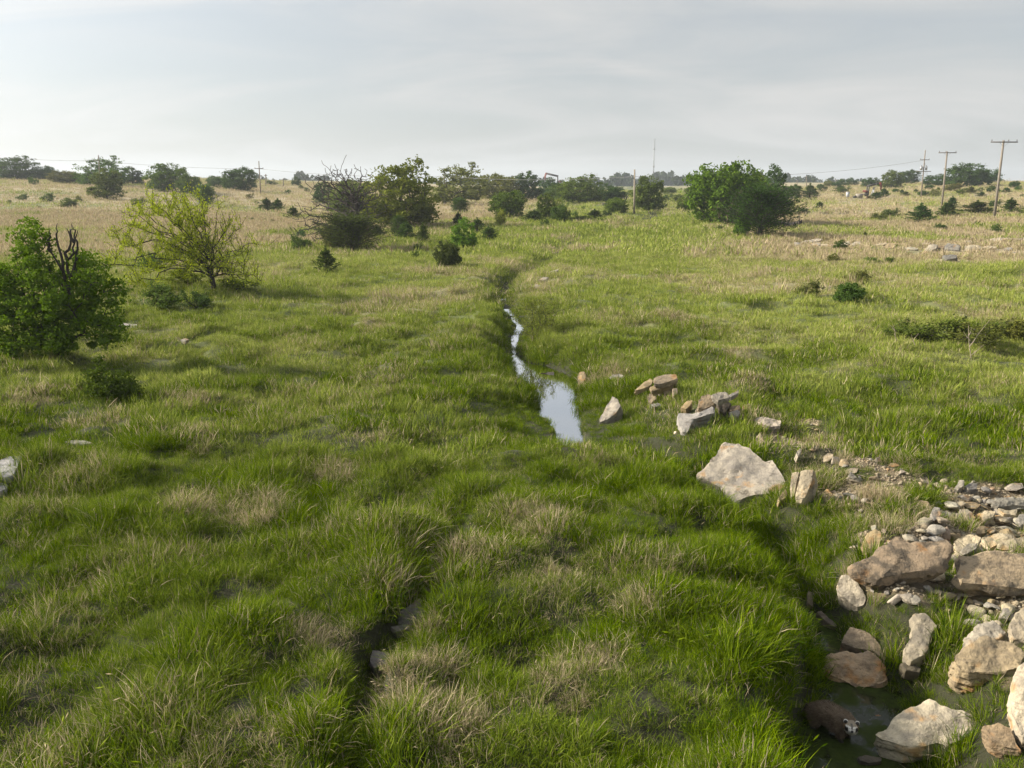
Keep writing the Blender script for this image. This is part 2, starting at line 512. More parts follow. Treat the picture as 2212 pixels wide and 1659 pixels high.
def dryness(x, y):
    u = creek_u(x, y)
    au = np.abs(u)
    n = fbm(x, y, 9, 3, 61); n2 = fbm(x, y * 2.2, 26, 3, 67)
    L = S(42, 70, y + 36 * (n2 - .5)) * S(5, 18, -u - .05 * y)
    R = S(34, 62, y + 34 * (n2 - .5)) * S(5, 16, u - .03 * y)
    d = np.where(u < 0, L, R)
    d = d * (1 - .75 * S(.54, .66, n)) * (.80 + .20 * n2)
    near = .03 + .17 * S(.56, .72, fbm(x, y, 1.7, 3, 71)) + .08 * S(.58, .72, fbm(x, y, .6, 2, 73))
    d = np.maximum(d, near * S(90, 30, y))
    d = np.maximum(d, .46 * S(18, 40, y) * S(.48, .64, fbm(x, y, 4.5, 3, 75)))
    d = d * (1 - .6 * S(2.0, .6, au) * S(60, 40, y))
    for p, r in DRY_W:
        q = np.hypot(x - p[0], (y - p[1]) * .8)
        d = np.maximum(d, .55 * S(1.2, .3, q / r + 1.5 * (fbm(x, y, .45, 3, 77) - .5)))
    return np.clip(d, 0, 1)

def bareness(x, y):
    j = (fbm(x, y, .8, 2, 83) - .5) * 1.1; k = (fbm(x, y, .8, 2, 87) - .5) * 1.1
    b = in_poly(x + j, y + k, bare_poly).astype(float)
    b = b * (1 - S(.47, .57, fbm(x, y, .9, 3, 89)))
    d, s, a = creek.near(x, y)
    bed = S(.30, .0, d - a["w"])
    return np.clip(np.maximum(b, bed * .0), 0, 1)

CARVE = []           # (outline, point, normal) of the stones bedded in the ground
def ground_z(x, y):
    """the finished ground: terrain with a bed cut for each bedded stone"""
    z = terrain(x, y)
    for f, p0, n in CARVE:
        c = f.mean(0); r = np.hypot(*(f - c).T).max()
        m = np.where((x - c[0]) ** 2 + (y - c[1]) ** 2 < r * r)[0]
        if len(m):
            k = m[in_poly(x[m], y[m], f)]
            zp = p0[2] - (n[0] * (x[k] - p0[0]) + n[1] * (y[k] - p0[1])) / n[2]
            z[k] = np.minimum(z[k], np.maximum(zp - .07, z[k] - .9))
    return z

NC, R0, R1 = 400, 7.0, 4200.0
ang = np.radians(np.linspace(-62, 62, NC))
rr = [R0]
while rr[-1] < R1: rr.append(rr[-1] * (1.0075 if rr[-1] < 160 else 1.02))
rr = np.array(rr)
A, RR = np.meshgrid(ang, rr)
GX = RR * np.sin(A); GY = RR * np.cos(A) - 4.0
def build_ground():
    global GZ
    GZ = ground_z(GX.ravel(), GY.ravel()).reshape(GX.shape)
    idx = np.arange(GX.size).reshape(GX.shape)
    gf = np.stack([idx[:-1, :-1].ravel(), idx[:-1, 1:].ravel(), idx[1:, 1:].ravel(), idx[1:, :-1].ravel()], 1)
    gd_ = dryness(GX.ravel(), GY.ravel())
    gb_ = bareness(GX.ravel(), GY.ravel())
    dc, _, ac = creek.near(GX.ravel(), GY.ravel())
    wet = S(.1, 1.0, np.minimum(dc - ac["w"], np.where((GY.ravel() > 15) & (GY.ravel() < 40), pool_sd(GX.ravel(), GY.ravel()), 9)))
    me = mesh_from("ground", np.stack([GX.ravel(), GY.ravel(), GZ.ravel()], 1), gf, M_GROUND,
                   {"dry": ("POINT", gd_), "bare": ("POINT", gb_), "far": ("POINT", S(9, 34, GY.ravel()) * wet)}, smooth=True)
    tag(link("ground", me), kind="structure")
def sheet_z(x, y):
    """height of the built ground sheet (between its vertices)"""
    r = np.hypot(x, y + 4.0); an = np.arctan2(x, y + 4.0)
    fi = np.clip(np.interp(r, rr, np.arange(len(rr))), 0, len(rr) - 1.001); fj = np.clip((an - ang[0]) / (ang[1] - ang[0]), 0, NC - 1.001)
    i = fi.astype(int); j = fj.astype(int); u = fi - i; v = fj - j
    return (GZ[i, j] * (1 - v) + GZ[i, j + 1] * v) * (1 - u) + (GZ[i + 1, j] * (1 - v) + GZ[i + 1, j + 1] * v) * u

# water: one ribbon along the pool and stream, one scummy puddle lower down
def ribbon(name, i0, i1, wide, mat):
    pts = creek.p[i0:i1]; z = creek.a["zw"][i0:i1]; w = creek.a["w"][i0:i1]
    tt = np.linspace(0, len(pts) - 1, len(pts) * 4)
    ii = np.arange(len(pts))
    px = np.interp(tt, ii, pts[:, 0]); py = np.interp(tt, ii, pts[:, 1]); pz = np.interp(tt, ii, z); pw = np.interp(tt, ii, w) * 1.3 + wide
    tx = np.gradient(px); ty = np.gradient(py); L = np.hypot(tx, ty); nx, ny = -ty / L, tx / L
    lx = px + nx * pw; ly = py + ny * pw; rx = px - nx * pw; ry = py - ny * pw
    v = np.concatenate([np.stack([lx, ly, pz], 1), np.stack([rx, ry, pz], 1)]); n = len(px)
    k = np.arange(n - 1)
    f = np.stack([k, k + 1, n + k + 1, n + k], 1)
    if ((pts[-1] - pts[0])[1]) > 0: f = f[:, ::-1]
    return tag(link(name, mesh_from(name, v, f, mat, smooth=True)), kind="structure")
M_WATER = mat_water("pool_water", (.016, .017, .010), 0.0, 1.45)
M_PUDDLE = mat_water("puddle_water", (.016, .020, .008), .95, .6)
ribbon("stream_water", 11, 24, .95, M_WATER)
ribbon("puddle_water", 0, 6, .3, M_PUDDLE)

# ------------------------------------------------------------------ grass: instanced tufts (nobody could count the blades)
def blades(r, n, radius, h0, h1, width, lean, segs=3, clump=.6, droop=.5, heads=0.0):
    a = r.uniform(0, 2 * np.pi, n); q = radius * r.uniform(0, 1, n) ** clump
    bx, by = q * np.cos(a), q * np.sin(a)
    az = a + r.normal(0, .9, n)
    h = r.uniform(h0, h1, n) * (1 - .25 * (q / radius) ** 2)
    ln = np.abs(r.normal(lean, lean * .6, n)) * (.5 + .7 * q / radius)
    dr = np.clip(r.normal(droop, .25, n), 0, 1.1)
    wd = width * r.uniform(.6, 1.25, n)
    tw = az + np.pi / 2 + r.normal(0, .7, n)
    V, C = [], []
    for k in range(segs + 1):
        t = k / segs
        off = h * ln * (t ** 1.6)
        zz = h * (t - dr * ln * .5 * t ** 2.4)
        cx, cy = bx + np.cos(az) * off, by + np.sin(az) * off
        ww = wd * (1 - t ** 1.8) * (.75 + .5 * min(t * 2, 1))
        if k < segs:
            V += [np.stack([cx - np.cos(tw) * ww / 2, cy - np.sin(tw) * ww / 2, zz], 1), np.stack([cx + np.cos(tw) * ww / 2, cy + np.sin(tw) * ww / 2, zz], 1)]
        else:
            V.append(np.stack([cx, cy, zz], 1))
    m = 2 * segs + 1
    V = np.stack(V, 1).reshape(-1, 3)
    b = (np.arange(n) * m)[:, None]
    quads = np.concatenate([b + np.array([2 * k, 2 * k + 1, 2 * k + 3, 2 * k + 2]) for k in range(segs - 1)]) if segs > 1 else np.zeros((0, 4), int)
    tris = b + np.array([2 * segs - 2, 2 * segs - 1, 2 * segs])
    bc = np.repeat(r.uniform(0, 1, n), m)
    if heads > 0:      # seed heads: small drooping plumes at some tips
        pick = np.where(r.uniform(0, 1, n) < heads)[0]
        tip = V[pick * m + 2 * segs]; d = np.stack([np.cos(az[pick]), np.sin(az[pick]), -.5 * np.ones(len(pick))], 1)
        L = r.uniform(.03, .06, len(pick))[:, None]; wv = np.stack([-np.sin(az[pick]), np.cos(az[pick]), np.zeros(len(pick))], 1) * width * .8
        hv = np.stack([tip - d * .01, tip + d * L * .5 + wv, tip + d * L, tip + d * L * .5 - wv], 1).reshape(-1, 3)
        hb = len(V) + np.arange(len(pick))[:, None] * 4 + np.arange(4)
        V = np.concatenate([V, hv]); quads = np.concatenate([quads, hb]); bc = np.concatenate([bc, np.repeat(r.uniform(.0, 1, len(pick)), 4)])
    return V, [quads, tris], bc

def tuft_obj(name, seed, **kw):
    r = np.random.default_rng(seed)
    V, Fc, bc = blades(r, **kw)
    me = mesh_from(name, V, Fc, M_GRASS, {"bcol": ("POINT", bc)})
    return bpy.data.objects.new(name, me)

def scatter(name, pts, rot, scl, dry, tint, var, sources, label):
    me = bpy.data.meshes.new(name)
    n = len(pts)
    me.vertices.add(n); me.vertices.foreach_set("co", np.asarray(pts, np.float32).ravel())
    for k, a in (("rot", rot), ("scl", scl)):
        at = me.attributes.new(k, "FLOAT_VECTOR", "POINT"); at.data.foreach_set("vector", np.asarray(a, np.float32).ravel())
    for k, a in (("dry", dry), ("tint", tint)):
        at = me.attributes.new(k, "FLOAT", "POINT"); at.data.foreach_set("value", np.asarray(a, np.float32))
    at = me.attributes.new("vi", "INT", "POINT"); at.data.foreach_set("value", np.asarray(var, np.int32))
    o = link(name, me)
    ng = bpy.data.node_groups.new(name + "_nodes", "GeometryNodeTree")
    ng.interface.new_socket("Geometry", in_out="INPUT", socket_type="NodeSocketGeometry")
    ng.interface.new_socket("Geometry", in_out="OUTPUT", socket_type="NodeSocketGeometry")
    N, L = ng.nodes, ng.links
    gi, go = N.new("NodeGroupInput"), N.new("NodeGroupOutput")
    jn = N.new("GeometryNodeJoinGeometry")
    for s in sources:
        oi = N.new("GeometryNodeObjectInfo"); oi.inputs["Object"].default_value = s
        g2 = N.new("GeometryNodeGeometryToInstance")
        L.new(oi.outputs["Geometry"], g2.inputs[0]); L.new(g2.outputs[0], jn.inputs[0])
    ip = N.new("GeometryNodeInstanceOnPoints"); ip.inputs["Pick Instance"].default_value = True
    def na(nm, dt):
        q = N.new("GeometryNodeInputNamedAttribute"); q.data_type = dt; q.inputs[0].default_value = nm
        return q.outputs[0]
    L.new(gi.outputs[0], ip.inputs["Points"]); L.new(jn.outputs[0], ip.inputs["Instance"])
    L.new(na("vi", "INT"), ip.inputs["Instance Index"])
    L.new(na("rot", "FLOAT_VECTOR"), ip.inputs["Rotation"]); L.new(na("scl", "FLOAT_VECTOR"), ip.inputs["Scale"])
    L.new(ip.outputs[0], go.inputs[0])
    o.modifiers.new("tufts", "NODES").node_group = ng
    tag(o, label, "grass", kind="stuff")
    return o

near_src = [tuft_obj("tuft_a%d" % i, 100 + i, n=92, radius=.15, h0=.07, h1=.21, width=.0058, lean=.7, segs=3, droop=.55) for i in range(5)]
near_src += [tuft_obj("tuft_b%d" % i, 130 + i, n=64, radius=.12, h0=.10, h1=.28, width=.0050, lean=.6, segs=4, droop=.8, heads=.05) for i in range(3)]
mid_src = [tuft_obj("tuft_c%d" % i, 160 + i, n=84, radius=.26, h0=.07, h1=.20, width=.010, lean=.5, segs=2) for i in range(5)]
far_src = [tuft_obj("tuft_d%d" % i, 190 + i, n=60, radius=.50, h0=.10, h1=.34, width=.034, lean=.4, segs=2) for i in range(4)]
vfar_src = [tuft_obj("tuft_e%d" % i, 220 + i, n=60, radius=1.1, h0=.12, h1=.36, width=.08, lean=.3, segs=1) for i in range(4)]
dry_src = [tuft_obj("bunch_%d" % i, 250 + i, n=95, radius=.13, h0=.10, h1=.34, width=.0048, lean=.75, segs=4, droop=.9, heads=.22) for i in range(4)]
sedge_src = [tuft_obj("sedge_%d" % i, 280 + i, n=85, radius=.15, h0=.15, h1=.38, width=.0068, lean=.5, segs=4, droop=.9) for i in range(3)]
dfar_src = [tuft_obj("bunch_far_%d" % i, 290 + i, n=46, radius=.3, h0=.2, h1=.55, width=.022, lean=.25, segs=2, droop=.3) for i in range(3)]

ROCK_FOOT = []          # outlines (or x, y, r discs) of stones that keep the sward off, filled by the rock table below
def keep_off(x, y, pad=0.0):
    m = np.zeros(len(x), bool)
    for f in ROCK_FOOT:
        if isinstance(f, tuple):
            cx, cy, r = f
            m |= (x - cx) ** 2 + (y - cy) ** 2 < (r + pad) ** 2
        else:
            c = f.mean(0); rr = np.hypot(*(f - c).T).max() + pad
            near = np.where((x - c[0]) ** 2 + (y - c[1]) ** 2 < rr * rr)[0]
            if len(near):
                g = c + (f - c) * (1 + pad / max(rr - pad, .05))
                m[near] |= in_poly(x[near], y[near], [tuple(q) for q in g])
    return m

def ring(y0, y1, dens, wid=.68):
    n = int(wid * (y1 ** 2 - y0 ** 2) * dens)
    y = np.sqrt(rng.uniform(y0 ** 2, y1 ** 2, n)); x = rng.uniform(-wid, wid, n) * y + rng.uniform(-1.5, 1.5, n)
    return x, y

def lay(name, y0, y1, dens, src, base, label, hfun=None, sel=None, wet=True, dryf=None):
    x, y = ring(y0, y1, dens)
    d, s, a = creek.near(x, y)
    ww = a["w"] * (1 + .7 * (fbm(x, y, 1.4, 2, 47) - .5))
    keep = (d > ww + (.03 if y0 < 40 else .1)) | ((y > 17.5) & (y < 33))
    gd, _, ga = gully.near(x, y)
    keep &= ~((gd < ga["w"] + .03) & (ga["dp"] > .2))
    b = bareness(x, y)
    keep &= rng.uniform(0, 1, len(x)) > b * .86
    keep &= ~keep_off(x, y, 0 if y0 < 31 else .35)
    sd = pool_sd(x, y) if 14 < y1 and y0 < 42 else np.full(len(x), 1e6)
    keep &= sd > .04
    if sel is not None: keep &= sel(x, y)
    sd = sd[keep]; x, y, d, a, b, s = x[keep], y[keep], d[keep], {k: v[keep] for k, v in a.items()}, b[keep], s[keep]
    n = len(x)
    z = sheet_z(x, y) - .015
    dry = dryness(x, y) if dryf is None else dryf(x, y)
    dry = np.clip(dry + rng.normal(0, .06, n) + .2 * b + (.38 * in_poly(x, y, bare_poly) * S(.30, .60, fbm(x, y, 1.2, 2, 111)) if y0 < 30 and "sedge" not in name and "rubble" not in name else 0), 0, 1)
    tint = np.clip(.02 + .75 * S(.30, .72, fbm(x, y, 1.5, 3, 91)) * S(.1, .9, fbm(x, y, 12, 2, 93) * 1.3) + .62 * S(13, 42, y) + rng.normal(0, .10, n) + .25 * b, 0, 1)
    d = np.where((y > 17.5) & (y < 33), np.maximum(sd, 0) + a["w"], d)
    wetb = S(1.2, .1, d - a["w"]) * S(70, 45, y)
    tint = tint * (1 - .75 * wetb)
    lump = fbm(x, y, .75, 2, 97)
    sc = base * rng.uniform(.75, 1.25, n) * (.68 + .75 * S(.3, .75, lump))
    sc = sc * (1 - .35 * b)
    sc = np.where((s > 0) & (d - a["w"] < .8) & (y < 9.5), sc * 1.3, sc)
    if hfun is not None: sc = sc * hfun(x, y)
    sc = sc * np.where(y < 20.5, .50 + .50 * S(.1, 2.6, sd), np.where(y > 27, .5 + .5 * S(.1, .9, sd), .8 + .2 * S(.1, .6, sd)))
    sc = np.where(keep_off(x, y, .12 if y0 < 40 else 1.0), sc * .68, sc)
    gd, _, ga = gully.near(x, y)
    hz = sc * rng.uniform(.85, 1.15, n)
    rot = np.stack([rng.normal(0, .24, n), rng.normal(.10, .24, n), rng.uniform(0, 2 * np.pi, n)], 1)
    return scatter(name, np.stack([x, y, z], 1), rot, np.stack([sc, sc, hz], 1), dry, tint, rng.integers(0, len(src), n), src, label)

def build_grass():
    lay("meadow_grass", 4.5, 15, 84, near_src, 1.0, "lush green grass sward of the near bank and mound")
    lay("meadow_grass", 15, 32, 30, mid_src, 1.0, "green grass sward on both sides of the pool")
    lay("meadow_grass", 32, 62, 10, mid_src, 1.3, "paler green grass sward across the middle slope")
    lay("prairie_grass", 62, 125, 3.2, far_src, 1.15, "mixed green and tan prairie grass behind the shrubs")
    lay("prairie_grass", 125, 330, .42, vfar_src, 1.1, "tan prairie grass of the far rises")
    hd = lambda x, y: dryness(x, y) > rng.uniform(.28, .9, len(x))
    lay("dry_bunch_grass", 4.5, 34, 9, dry_src, .95, "tan dry bunch grass scattered through the green sward", sel=hd, dryf=lambda x, y: np.full(len(x), .80))
    lay("dry_bunch_grass", 34, 130, 1.6, dfar_src, 1.0, "tall tan dry grass standing on the far fields", sel=hd, dryf=lambda x, y: np.full(len(x), .9))
    def bank(x, y):
        d, s, a = creek.near(x, y)
        q = d - a["w"]
        q = np.where((y > 17.5) & (y < 33), pool_sd(x, y) + .15, q)
        return (q < 1.1) & (q > .25) & (fbm(x, y, 1.0, 2, 99) > .47) | ((fbm(x, y, 1.6, 2, 103) > .62) & (bareness(x, y) < .4))
    lay("bank_grass", 16, 40, 60, near_src, .95, "short green grass fringing the open water", sel=lambda x, y: (pool_sd(x, y) < 1.3))
    def tufty(x, y):
        m = np.zeros(len(x), bool)
        for a, b, r in [(2030, 1330, .35), (2080, 1530, .5), (2150, 1500, .4), (2120, 1600, .5), (1960, 1320, .3), (2200, 1600, .5), (1800, 1100, .45), (1780, 1180, .5), (1950, 930, .6), (2010, 1640, .4), (2190, 1480, .3), (1900, 1290, .3), (1900, 1335, .4), (1945, 1375, .35), (1990, 1400, .3), (2010, 1480, .35), (1965, 1450, .3), (1850, 1250, .4), (1720, 1100, .3), (1870, 1190, .3)]:
            q = h2(a, b); m |= np.hypot(x - q[0], y - q[1]) < r
        return m
    def tussock(x, y):
        m = np.zeros(len(x), bool)
        for a, b, r in [(1072, 715, .45), (1085, 745, .4), (1098, 775, .35), (1080, 770, .4), (1112, 800, .32), (1150, 872, .3), (1135, 850, .3), (1262, 920, .3), (1180, 930, .25), (1262, 880, .25)]:
            q = on_plane_z(a * K, b * K, -.45); m |= np.hypot(x - q[0], y - q[1]) < r
        return m
    lay("tussock_grass", 15, 40, 34, sedge_src, .95, "dark rounded grass tussocks overhanging the stream's banks", sel=tussock, dryf=lambda x, y: np.full(len(x), .10))
    lay("rubble_grass", 4.5, 22, 26, sedge_src, .9, "lush grass clumps growing between the rubble boulders", sel=tufty, dryf=lambda x, y: np.full(len(x), .12))
    lay("creek_sedge", 4.5, 30, 7, sedge_src, .9, "long bright green sedge along the creek banks", sel=bank, dryf=lambda x, y: np.full(len(x), .06))

# ------------------------------------------------------------------ trees and shrubs
def grow(r, pts, trunk, seg=.25, alpha=.35, bend=.12, lift=.0, tpar=None):
    """branch skeleton that reaches every point in pts from the trunk polyline"""
    nodes = [np.array(p, float) for p in trunk]; par = [-1] + list(range(len(trunk) - 1)) if tpar is None else list(tpar)
    plen = [0.0]
    for i in range(1, len(trunk)): plen.append(plen[par[i]] + np.linalg.norm(nodes[i] - nodes[par[i]]))
    cap = 20000
    NA = np.zeros((cap, 3)); PL = np.zeros(cap); n = len(nodes)
    NA[:n] = nodes; PL[:n] = plen; par += [0] * (cap - n)
    pts = np.asarray(pts); order = np.argsort(np.linalg.norm(pts - NA[min(3, n - 1)], axis=1) + r.normal(0, .05, len(pts)))
    tips = []
    for i in order:
        p = pts[i]
        dv = p - NA[:n]; dist = np.linalg.norm(dv, axis=1)
        cost = dist + alpha * PL[:n] + np.where(dv[:, 2] < 0, -dv[:, 2] * .8, 0)
        j = int(np.argmin(cost)); d = dist[j]
        k = max(1, int(math.ceil(d / seg)))
        if n + k >= cap: break
        prev = j; perp = r.normal(0, 1, 3) * d * bend; perp[2] = -abs(perp[2]) * .5 + lift * d
        for q in range(1, k + 1):
            t = q / k
            NA[n] = NA[j] + (p - NA[j]) * t + perp * math.sin(math.pi * t) * .5 + r.normal(0, .02, 3) * d * (t < 1)
            PL[n] = PL[prev] + d / k; par[n] = prev; prev = n; n += 1
        tips.append(prev)
    return NA[:n].copy(), np.array(par[:n]), np.array(tips)

def radii(nodes, par, r0, p=2.4, rmax=1e9):
    n = len(nodes); acc = np.zeros(n); kids = np.zeros(n, int)
    for i in range(n - 1, 0, -1):
        if kids[i] == 0: acc[i] = r0 ** p
        acc[par[i]] += acc[i] * 1.0; kids[par[i]] += 1
    acc[0] = max(acc[0], r0 ** p)
    return np.minimum(acc ** (1 / p), rmax)

def tubes(nodes, par, rad, sides=5, skip=0.0):
    i = np.arange(1, len(nodes)); i = i[rad[i] >= skip]
    a, b = nodes[par[i]], nodes[i]
    d = b - a; L = np.linalg.norm(d, axis=1, keepdims=True) + 1e-9; d = d / L
    ref = np.where(np.abs(d[:, 2:3]) < .9, np.array([[0, 0, 1.0]]), np.array([[1.0, 0, 0]]))
    u = np.cross(d, ref); u /= np.linalg.norm(u, axis=1, keepdims=True) + 1e-9; v = np.cross(d, u)
    ra = np.minimum(rad[par[i]], rad[i] * 1.35)[:, None]; rb = rad[i][:, None]
    V = []
    for k in range(sides):
        t = 2 * math.pi * k / sides; o = u * math.cos(t) + v * math.sin(t)
        V += [a + o * ra, b + o * rb]
    V = np.stack(V, 1).reshape(-1, 3); m = 2 * sides
    bs = (np.arange(len(i)) * m)[:, None]
    Fq = np.concatenate([bs + np.array([2 * k, 2 * k + 1, (2 * k + 3) % m, (2 * k + 2) % m]) for k in range(sides)])
    return V, Fq

def leaf_quads(r, c, size, up=.25, aspect=.55, dirs=None):
    n = len(c)
    d = r.normal(0, 1, (n, 3)) if dirs is None else dirs + r.normal(0, .45, (n, 3))
    d[:, 2] += up; d /= np.linalg.norm(d, axis=1, keepdims=True) + 1e-9
    w = np.cross(d, r.normal(0, 1, (n, 3))); w /= np.linalg.norm(w, axis=1, keepdims=True) + 1e-9
    s = (size * r.uniform(.6, 1.35, n))[:, None]
    V = np.stack([c - d * s * .5, c + w * s * aspect * .5, c + d * s * .5, c - w * s * aspect * .5], 1).reshape(-1, 3)
    return V, np.arange(4 * n).reshape(-1, 4)

def ell_pts(r, n, lobes, shell=.5):
    """points in a union of ellipsoids (cx,cy,cz,rx,ry,rz[,weight])"""
    w = np.array([l[3] * l[4] * l[5] * (l[6] if len(l) > 6 else 1) for l in lobes]); w = w / w.sum()
    k = r.choice(len(lobes), n, p=w); L = np.array([l[:6] for l in lobes])[k]
    d = r.normal(0, 1, (n, 3)); d /= np.linalg.norm(d, axis=1, keepdims=True)
    q = r.uniform(0, 1, n) ** (shell / 1.5)
    return L[:, :3] + d * q[:, None] * L[:, 3:6]

def plant(name, label, cat, loc, tree, crown_col, wood_col=(.05, .04, .03, 1), group=None, sc=(1, 1, 1), rz=0.0, wood_name="trunk", crown_name="crown"):
    """tree = (wood mesh, crown mesh or None)"""
    e = empty(name, loc, rz); e.scale = sc
    tag(e, label, cat, group)
    if tree[0] is not None: link(wood_name, tree[0], e, color=wood_col)
    if tree[1] is not None: link(crown_name, tree[1], e, color=crown_col)
    return e

def make_tree(seed, lobes, n_tip, trunk, leaf_n, leaf_size, spread, r0, seg=.25, alpha=.35, shell=.5, sides=5, skip=0.0, extra=None, rmax=1e9, up=.25, aspect=.55, along=.35, bend=.12, clumpy=0.0, fill=0.0, nclump=90, crad=.06):
    r = np.random.default_rng(seed)
    pts = ell_pts(r, n_tip, lobes, shell)
    pts = pts[pts[:, 2] > .03]
    nodes, par, tips = grow(r, pts, trunk, seg, alpha, bend)
    rad = radii(nodes, par, r0, rmax=rmax)
    V, Fq = tubes(nodes, par, rad, sides, skip)
    wood = mesh_from("trunk", V, Fq, M_WOOD, smooth=True)
    thin = np.where(rad < r0 * 2.2)[0]
    wts = r.gamma(1.2, 1, len(tips)) if clumpy else np.ones(len(tips))
    n_t = int(leaf_n * (1 - along))
    cen = np.concatenate([nodes[tips[r.choice(len(tips), n_t, p=wts / wts.sum())]], nodes[r.choice(thin, leaf_n - n_t)]])
    cen = cen + r.normal(0, 1, cen.shape) * spread * r.uniform(.3, 1, (len(cen), 1))
    if fill:
        cc = ell_pts(r, nclump, lobes, .35); cc = cc[cc[:, 2] > .02]
        ww_ = r.gamma(1.6, 1, len(cc))
        k_ = r.choice(len(cc), int(leaf_n * fill), p=ww_ / ww_.sum())
        rad_ = crad * r.uniform(.6, 1.3, len(cc))[k_]
        q_ = r.normal(0, 1, (len(k_), 3)); q_ /= np.linalg.norm(q_, axis=1, keepdims=True)
        cen = np.concatenate([cen, cc[k_] + q_ * (rad_ * r.uniform(.2, 1, len(k_)) ** .5)[:, None] * np.array([1.25, 1.25, .8])])
    cen = cen[cen[:, 2] > .01]
    LV, LF = leaf_quads(r, cen, leaf_size, up, aspect)
    # leaf tone goes by spray, not leaf by leaf alone
    tone = np.clip(.5 + .32 * (vn(cen[:, 0] / spread / 2.5 + 9, cen[:, 2] / spread / 2.5 + cen[:, 1] / spread, seed) - .5) * 2 + r.normal(0, .16, len(cen)), 0, 1)
    crown = mesh_from("crown", LV, LF, M_LEAF, {"bcol": ("POINT", np.repeat(tone, 4))})
    return wood, crown

def make_cedar(seed, h=1.0, w=.5, n=130, bottom=.04, point=.9, leaf=.075, shaggy=.12):
    """red cedar: upswept, spiky sprays round a straight stem"""
    r = np.random.default_rng(seed)
    t = r.uniform(bottom, .93, n) ** .85
    prof = np.clip((1 - t) ** point * (1 - .35 * np.exp(-((t) / .10) ** 2)), .05, 1)
    az = r.uniform(0, 2 * np.pi, n)
    lobe = 1 + .28 * np.sin(az * 2 + r.uniform(0, 6)) + .18 * np.sin(az * 3 + 4 * t)
    L = w * .5 * prof * lobe * r.uniform(.6, 1.2, n)
    d = np.stack([np.cos(az), np.sin(az), r.uniform(.25, .75, n)], 1)
    a = np.stack([np.zeros(n), np.zeros(n), t * h * .88], 1)
    tip = a + d * L[:, None]
    nodes = [np.array([0, 0, k / 10 * h * .95]) for k in range(11)]
    V, Fq = tubes(np.array(nodes), np.array([-1] + list(range(10))), np.linspace(.035, .004, 11) * h, 5)
    BV = np.stack([a, tip], 1).reshape(-1, 3)
    V2, F2 = tubes(BV, np.array([-1 if k % 2 == 0 else k - 1 for k in range(2 * n)]), np.full(2 * n, .004 * h), 3)
    keepf = np.array([k for k in range(2 * n - 1)])[0::2]
    m = 6
    F2 = F2.reshape(3, -1, 4)[:, keepf, :].reshape(-1, 4)
    wood = mesh_from("trunk", np.concatenate([V, V2]), np.concatenate([Fq, F2 + len(V)]), M_WOOD, smooth=True)
    per = 26
    k = r.uniform(.25, 1.08, (n, per)) ** .7
    c = a[:, None] + d[:, None] * (L[:, None] * k)[..., None] + r.normal(0, 1, (n, per, 3)) * (shaggy * w * .5 * (1.15 - k))[..., None]
    c = c.reshape(-1, 3); dirs = np.repeat(d / np.linalg.norm(d, axis=1, keepdims=True), per, 0)
    top = np.stack([r.normal(0, .012 * h, 60), r.normal(0, .012 * h, 60), r.uniform(.8, 1.0, 60) * h], 1)
    c = np.concatenate([c, top]); dirs = np.concatenate([dirs, np.tile([0, 0, 1.0], (60, 1))])
    ok = c[:, 2] > .005 * h; c, dirs = c[ok], dirs[ok]
    LV, LF = leaf_quads(r, c, leaf * h, .15, .42, dirs)
    tone = np.clip(.45 + r.normal(0, .2, len(c)), 0, 1)
    return wood, mesh_from("crown", LV, LF, M_LEAF, {"bcol": ("POINT", np.repeat(tone, 4))})

